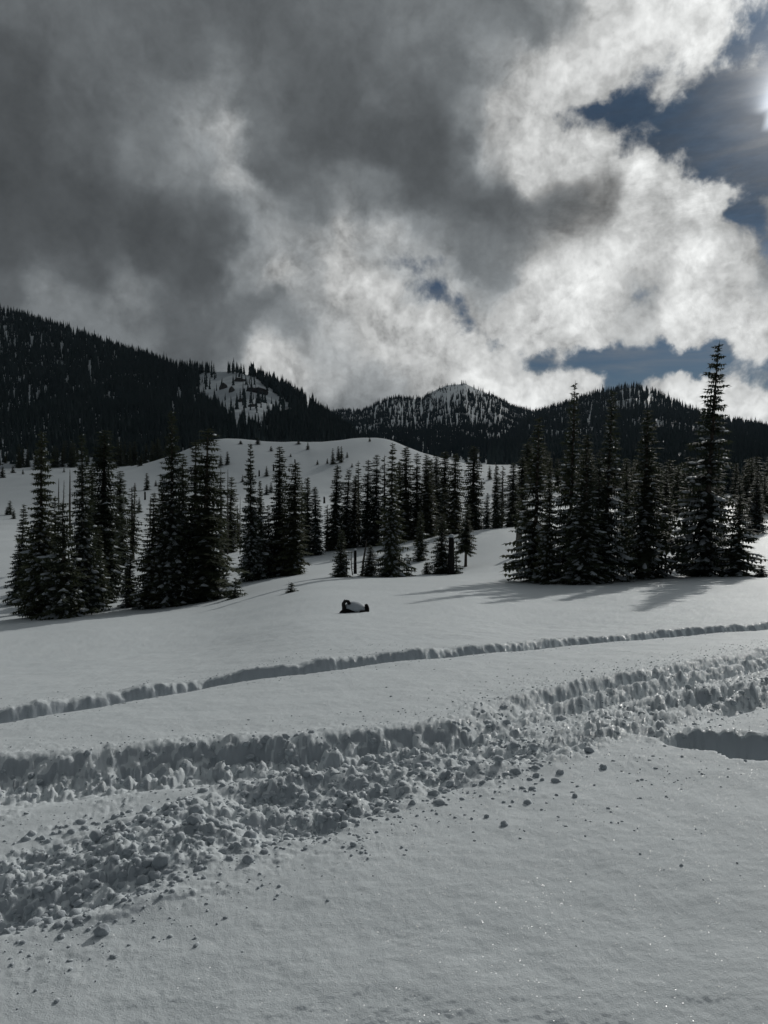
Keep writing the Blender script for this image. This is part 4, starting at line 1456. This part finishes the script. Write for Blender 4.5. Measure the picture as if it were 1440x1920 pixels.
bm_obj('snow_cap', bm, M_SNOW_LUMP, root)

# =====================================================================
# SNOW CHUNKS AND CRUMBS
# =====================================================================
def chunk_mesh(seed, sub=2, sq=0.8):
    bm = bmesh.new()
    bmesh.ops.create_icosphere(bm, subdivisions=sub, radius=1)
    g = np.random.default_rng(seed); o3 = g.uniform(0, 90, 2)
    for v_ in bm.verts:
        c = v_.co
        k = 1 + .45 * float(fbm(np.array([c.x * 1.5 + o3[0] + c.z]), np.array([c.y * 1.5 + o3[1] - c.z * .7]), 3, seed)[0])
        v_.co = Vector((c.x * k, c.y * k, c.z * k * sq))
    me = bpy.data.meshes.new('snow_chunk')
    bm.to_mesh(me); bm.free()
    me.materials.append(M_SNOW_LUMP)
    for p in me.polygons: p.use_smooth = True
    return me


CH = [chunk_mesh(500 + i, 3) for i in range(5)]


def top_z(x, y):
    a = np.array([x], float), np.array([y], float)
    return float(base_z(*a)[0] + relief(*a)[0])


CHUNKS = [(192,1750,14,'lone snow lump on smooth snow below the lower left end of the churned track'),
 (302,1628,17,'biggest rounded snow ball in the churned track at lower left'),
 (465,1620,10,'snow lump on the lower edge of the churned track'),
 (662,1588,6,'small lone snow lump on smooth snow below the middle of the churned track'),
 (1105,1412,10,'snow lump at the lower edge of the churned track left of the short cut'),
 (1052,1336,11,'upright snow lump on the upper edge of the churned track'),
 (820,1418,11,'rounded snow lump in the middle of the churned track below the bank end'),
 (948,1418,12,'pale rounded snow lump right of the middle of the churned track'),
 (1005,1455,6,'left small lump of the pair below the right part of the churned track'),
 (1050,1451,7,'right small lump of the pair below the right part of the churned track'),
 (912,1531,5,'little snow lump upper of those on the smooth snow right of centre'),
 (945,1549,7,'flat snow lump casting a streak of shade on smooth snow right of centre'),
 (1078,1496,5,'lone little snow lump on smooth snow under the short cut'),
 (1131,1440,7,'ragged upright snow lump left of the lit edge below the short cut'),
 (690,1395,9,'snow lump at the foot of the shaded bank'),
 (365,1563,14,'smooth snow block lying on the churned heap at left'),
 (180,1565,12,'round snow lump on the crest of the churned heap at left'),
 (145,1668,13,'snow lump standing on the heap near the left edge')]
for i, (px, py, rp, lab) in enumerate(CHUNKS):
    x, y = near_xy(px, py)
    r = rp * y / FPX
    o = link('snow_chunk', CH[i % 5])
    o.location = (x, y, top_z(x, y) + r * .35)
    o.rotation_euler = (random.uniform(-.4, .4), random.uniform(-.4, .4), random.uniform(0, 6))
    o.scale = (r, r * random.uniform(.8, 1.1), r * random.uniform(.8, 1.1))
    tag(o, lab, 'snow lump', 'snow lumps about the tracks')

# clods heaped in the churned track and under the bank: too many to count
# (built with the crumbs below, bigger and rounder)
g = np.random.default_rng(77)
def along(pts, n, s0, s1, x0=-9e9, x1=9e9, pw=1.0):
    out = []
    P_ = np.array(pts)
    L = np.hypot(*np.diff(P_, axis=0).T); C = np.concatenate([[0], np.cumsum(L)])
    t = g.uniform(0, C[-1], n)
    X = np.interp(t, C, P_[:, 0]); Y = np.interp(t, C, P_[:, 1])
    dx = np.interp(t, C[:-1] + L / 2, np.diff(P_[:, 0]) / L); dy = np.interp(t, C[:-1] + L / 2, np.diff(P_[:, 1]) / L)
    s = s0 + (s1 - s0) * g.random(n)**pw
    X, Y = X - dy * s, Y + dx * s
    m = (X > x0) & (X < x1)
    return np.stack([X, Y], -1)[m]


pts = np.concatenate([
    along(TRK_A, 1300, 0.45, 2.4, -9, 0.6, 1.6),          # sprayed beyond the thin trench
    along(TRK_A, 500, 0.4, 0.9), along(TRK_A, 350, -0.9, -0.45),
    along(TRK_U, 900, 0.0, 0.9, pw=1.8), along(TRK_M, 1500, -0.5, 0.6), along(TRK_M, 1800, -2.0, -0.3),
    along(TRK_L, 1100, -0.05, 0.8, -9, 1.2), along(TRK_L, 220, -0.9, 0.0, -9, 0.8, pw=.35),
    along(RUTS[0], 350, -0.2, 1.6, pw=1.5), along(RUTS[2], 450, -0.7, 0.7),
    np.stack([g.normal(3.7, 1.5, 700), g.normal(9.2, 1.0, 700)], -1),
    np.stack([g.normal(1.6, .5, 60), g.normal(4.6, .5, 60)], -1)])
rad = 0.004 + 0.010 * g.random(len(pts))**3 + 0.006 * (g.random(len(pts)) < .02)
zz = base_z(pts[:, 0], pts[:, 1]) + relief(pts[:, 0], pts[:, 1])
bm = bmesh.new(); bmesh.ops.create_icosphere(bm, subdivisions=1, radius=1)
iv = np.array([v_.co[:] for v_ in bm.verts]); iff = np.array([[v_.index for v_ in f.verts] for f in bm.faces]); bm.free()
n = len(pts)
jit = 1 + g.uniform(-.3, .3, (n, len(iv)))
vv = iv[None] * (rad[:, None] * jit)[..., None] * np.stack([g.uniform(.8, 1.5, n), g.uniform(.8, 1.5, n), g.uniform(.45, .9, n)], -1)[:, None, :]
vv[..., 0] += pts[:, None, 0]; vv[..., 1] += pts[:, None, 1]; vv[..., 2] += (zz + rad * .05)[:, None]
ff = iff[None] + (np.arange(n) * len(iv))[:, None, None]
tag(link('snow_crumbs', mesh_np('snow_crumbs', vv.reshape(-1, 3), ff.reshape(-1, 3), M_SNOW_LUMP, smooth=True)),
    'loose snow crumbs thrown out along the tracks', kind='stuff')

# rounded clods heaped in the churned track
pts = np.concatenate([along(TRK_M, 1900, -1.5, 0.1, -9, 1.3), along(TRK_L, 1500, 0.05, 1.2, -9, 1.3), along(TRK_M, 200, -1.0, 0.1, 1.3), along(TRK_L, 90, 0.2, 0.9, 1.3), along(TRK_U, 1200, -0.75, -0.1, -9, 1.4),])
n = len(pts)
rad = 0.009 + 0.026 * g.random(n)**2.6
zz = base_z(pts[:, 0], pts[:, 1]) + relief(pts[:, 0], pts[:, 1])
bm = bmesh.new(); bmesh.ops.create_icosphere(bm, subdivisions=2, radius=1)
iv = np.array([v_.co[:] for v_ in bm.verts]); iff = np.array([[v_.index for v_ in f.verts] for f in bm.faces]); bm.free()
var = [1 + 0.7 * fbm(iv[:, 0] * 1.7 + 7 * k + iv[:, 2], iv[:, 1] * 1.4 - iv[:, 2] * .8, 3, 900 + k) for k in range(12)]
jit = np.array(var)[g.integers(0, 12, n)]
ang = g.uniform(0, 2 * PI, n)
vv = iv[None] * (rad[:, None] * jit)[..., None] * np.stack([g.uniform(.8, 1.4, n), g.uniform(.8, 1.4, n), g.uniform(.7, 1.0, n)], -1)[:, None, :]
c_, s_ = np.cos(ang)[:, None], np.sin(ang)[:, None]
vv = np.stack([vv[..., 0] * c_ - vv[..., 1] * s_, vv[..., 0] * s_ + vv[..., 1] * c_, vv[..., 2]], -1)
vv[..., 0] += pts[:, None, 0]; vv[..., 1] += pts[:, None, 1]; vv[..., 2] += (zz - rad * .05)[:, None]
ff = iff[None] + (np.arange(n) * len(iv))[:, None, None]
tag(link('snow_clods', mesh_np('snow_clods', vv.reshape(-1, 3), ff.reshape(-1, 3), M_SNOW_LUMP, smooth=True)),
    'rounded clods of snow heaped in the churned track', kind='stuff')

# =====================================================================
# THIN BLUE AIR between here and the mountains
# =====================================================================
hz_m = bpy.data.materials.new('haze')
hz_m.use_nodes = True
ht = NT(hz_m.node_tree)
pv = ht.n('ShaderNodeVolumePrincipled')
pv.inputs['Color'].default_value = (0.62, 0.79, 1.0, 1)
pv.inputs['Density'].default_value = 0.000016
pv.inputs['Anisotropy'].default_value = 0.3
ho = ht.n('ShaderNodeOutputMaterial')
ht.put(ho.inputs['Volume'], pv.outputs[0])
zlo, zhi, rad_ = float(GZ.min()) - 1.0, 480.0, 16600.0
hv = [(x, y, z) for z in (zlo, zhi) for y in (-rad_, rad_) for x in (-rad_, rad_)]
hf = [(0, 2, 3, 1), (4, 5, 7, 6), (0, 1, 5, 4), (2, 6, 7, 3), (0, 4, 6, 2), (1, 3, 7, 5)]
tag(link('haze', mesh_np('haze', hv, hf, hz_m)), 'thin blue haze in the air before the mountains', kind='stuff')
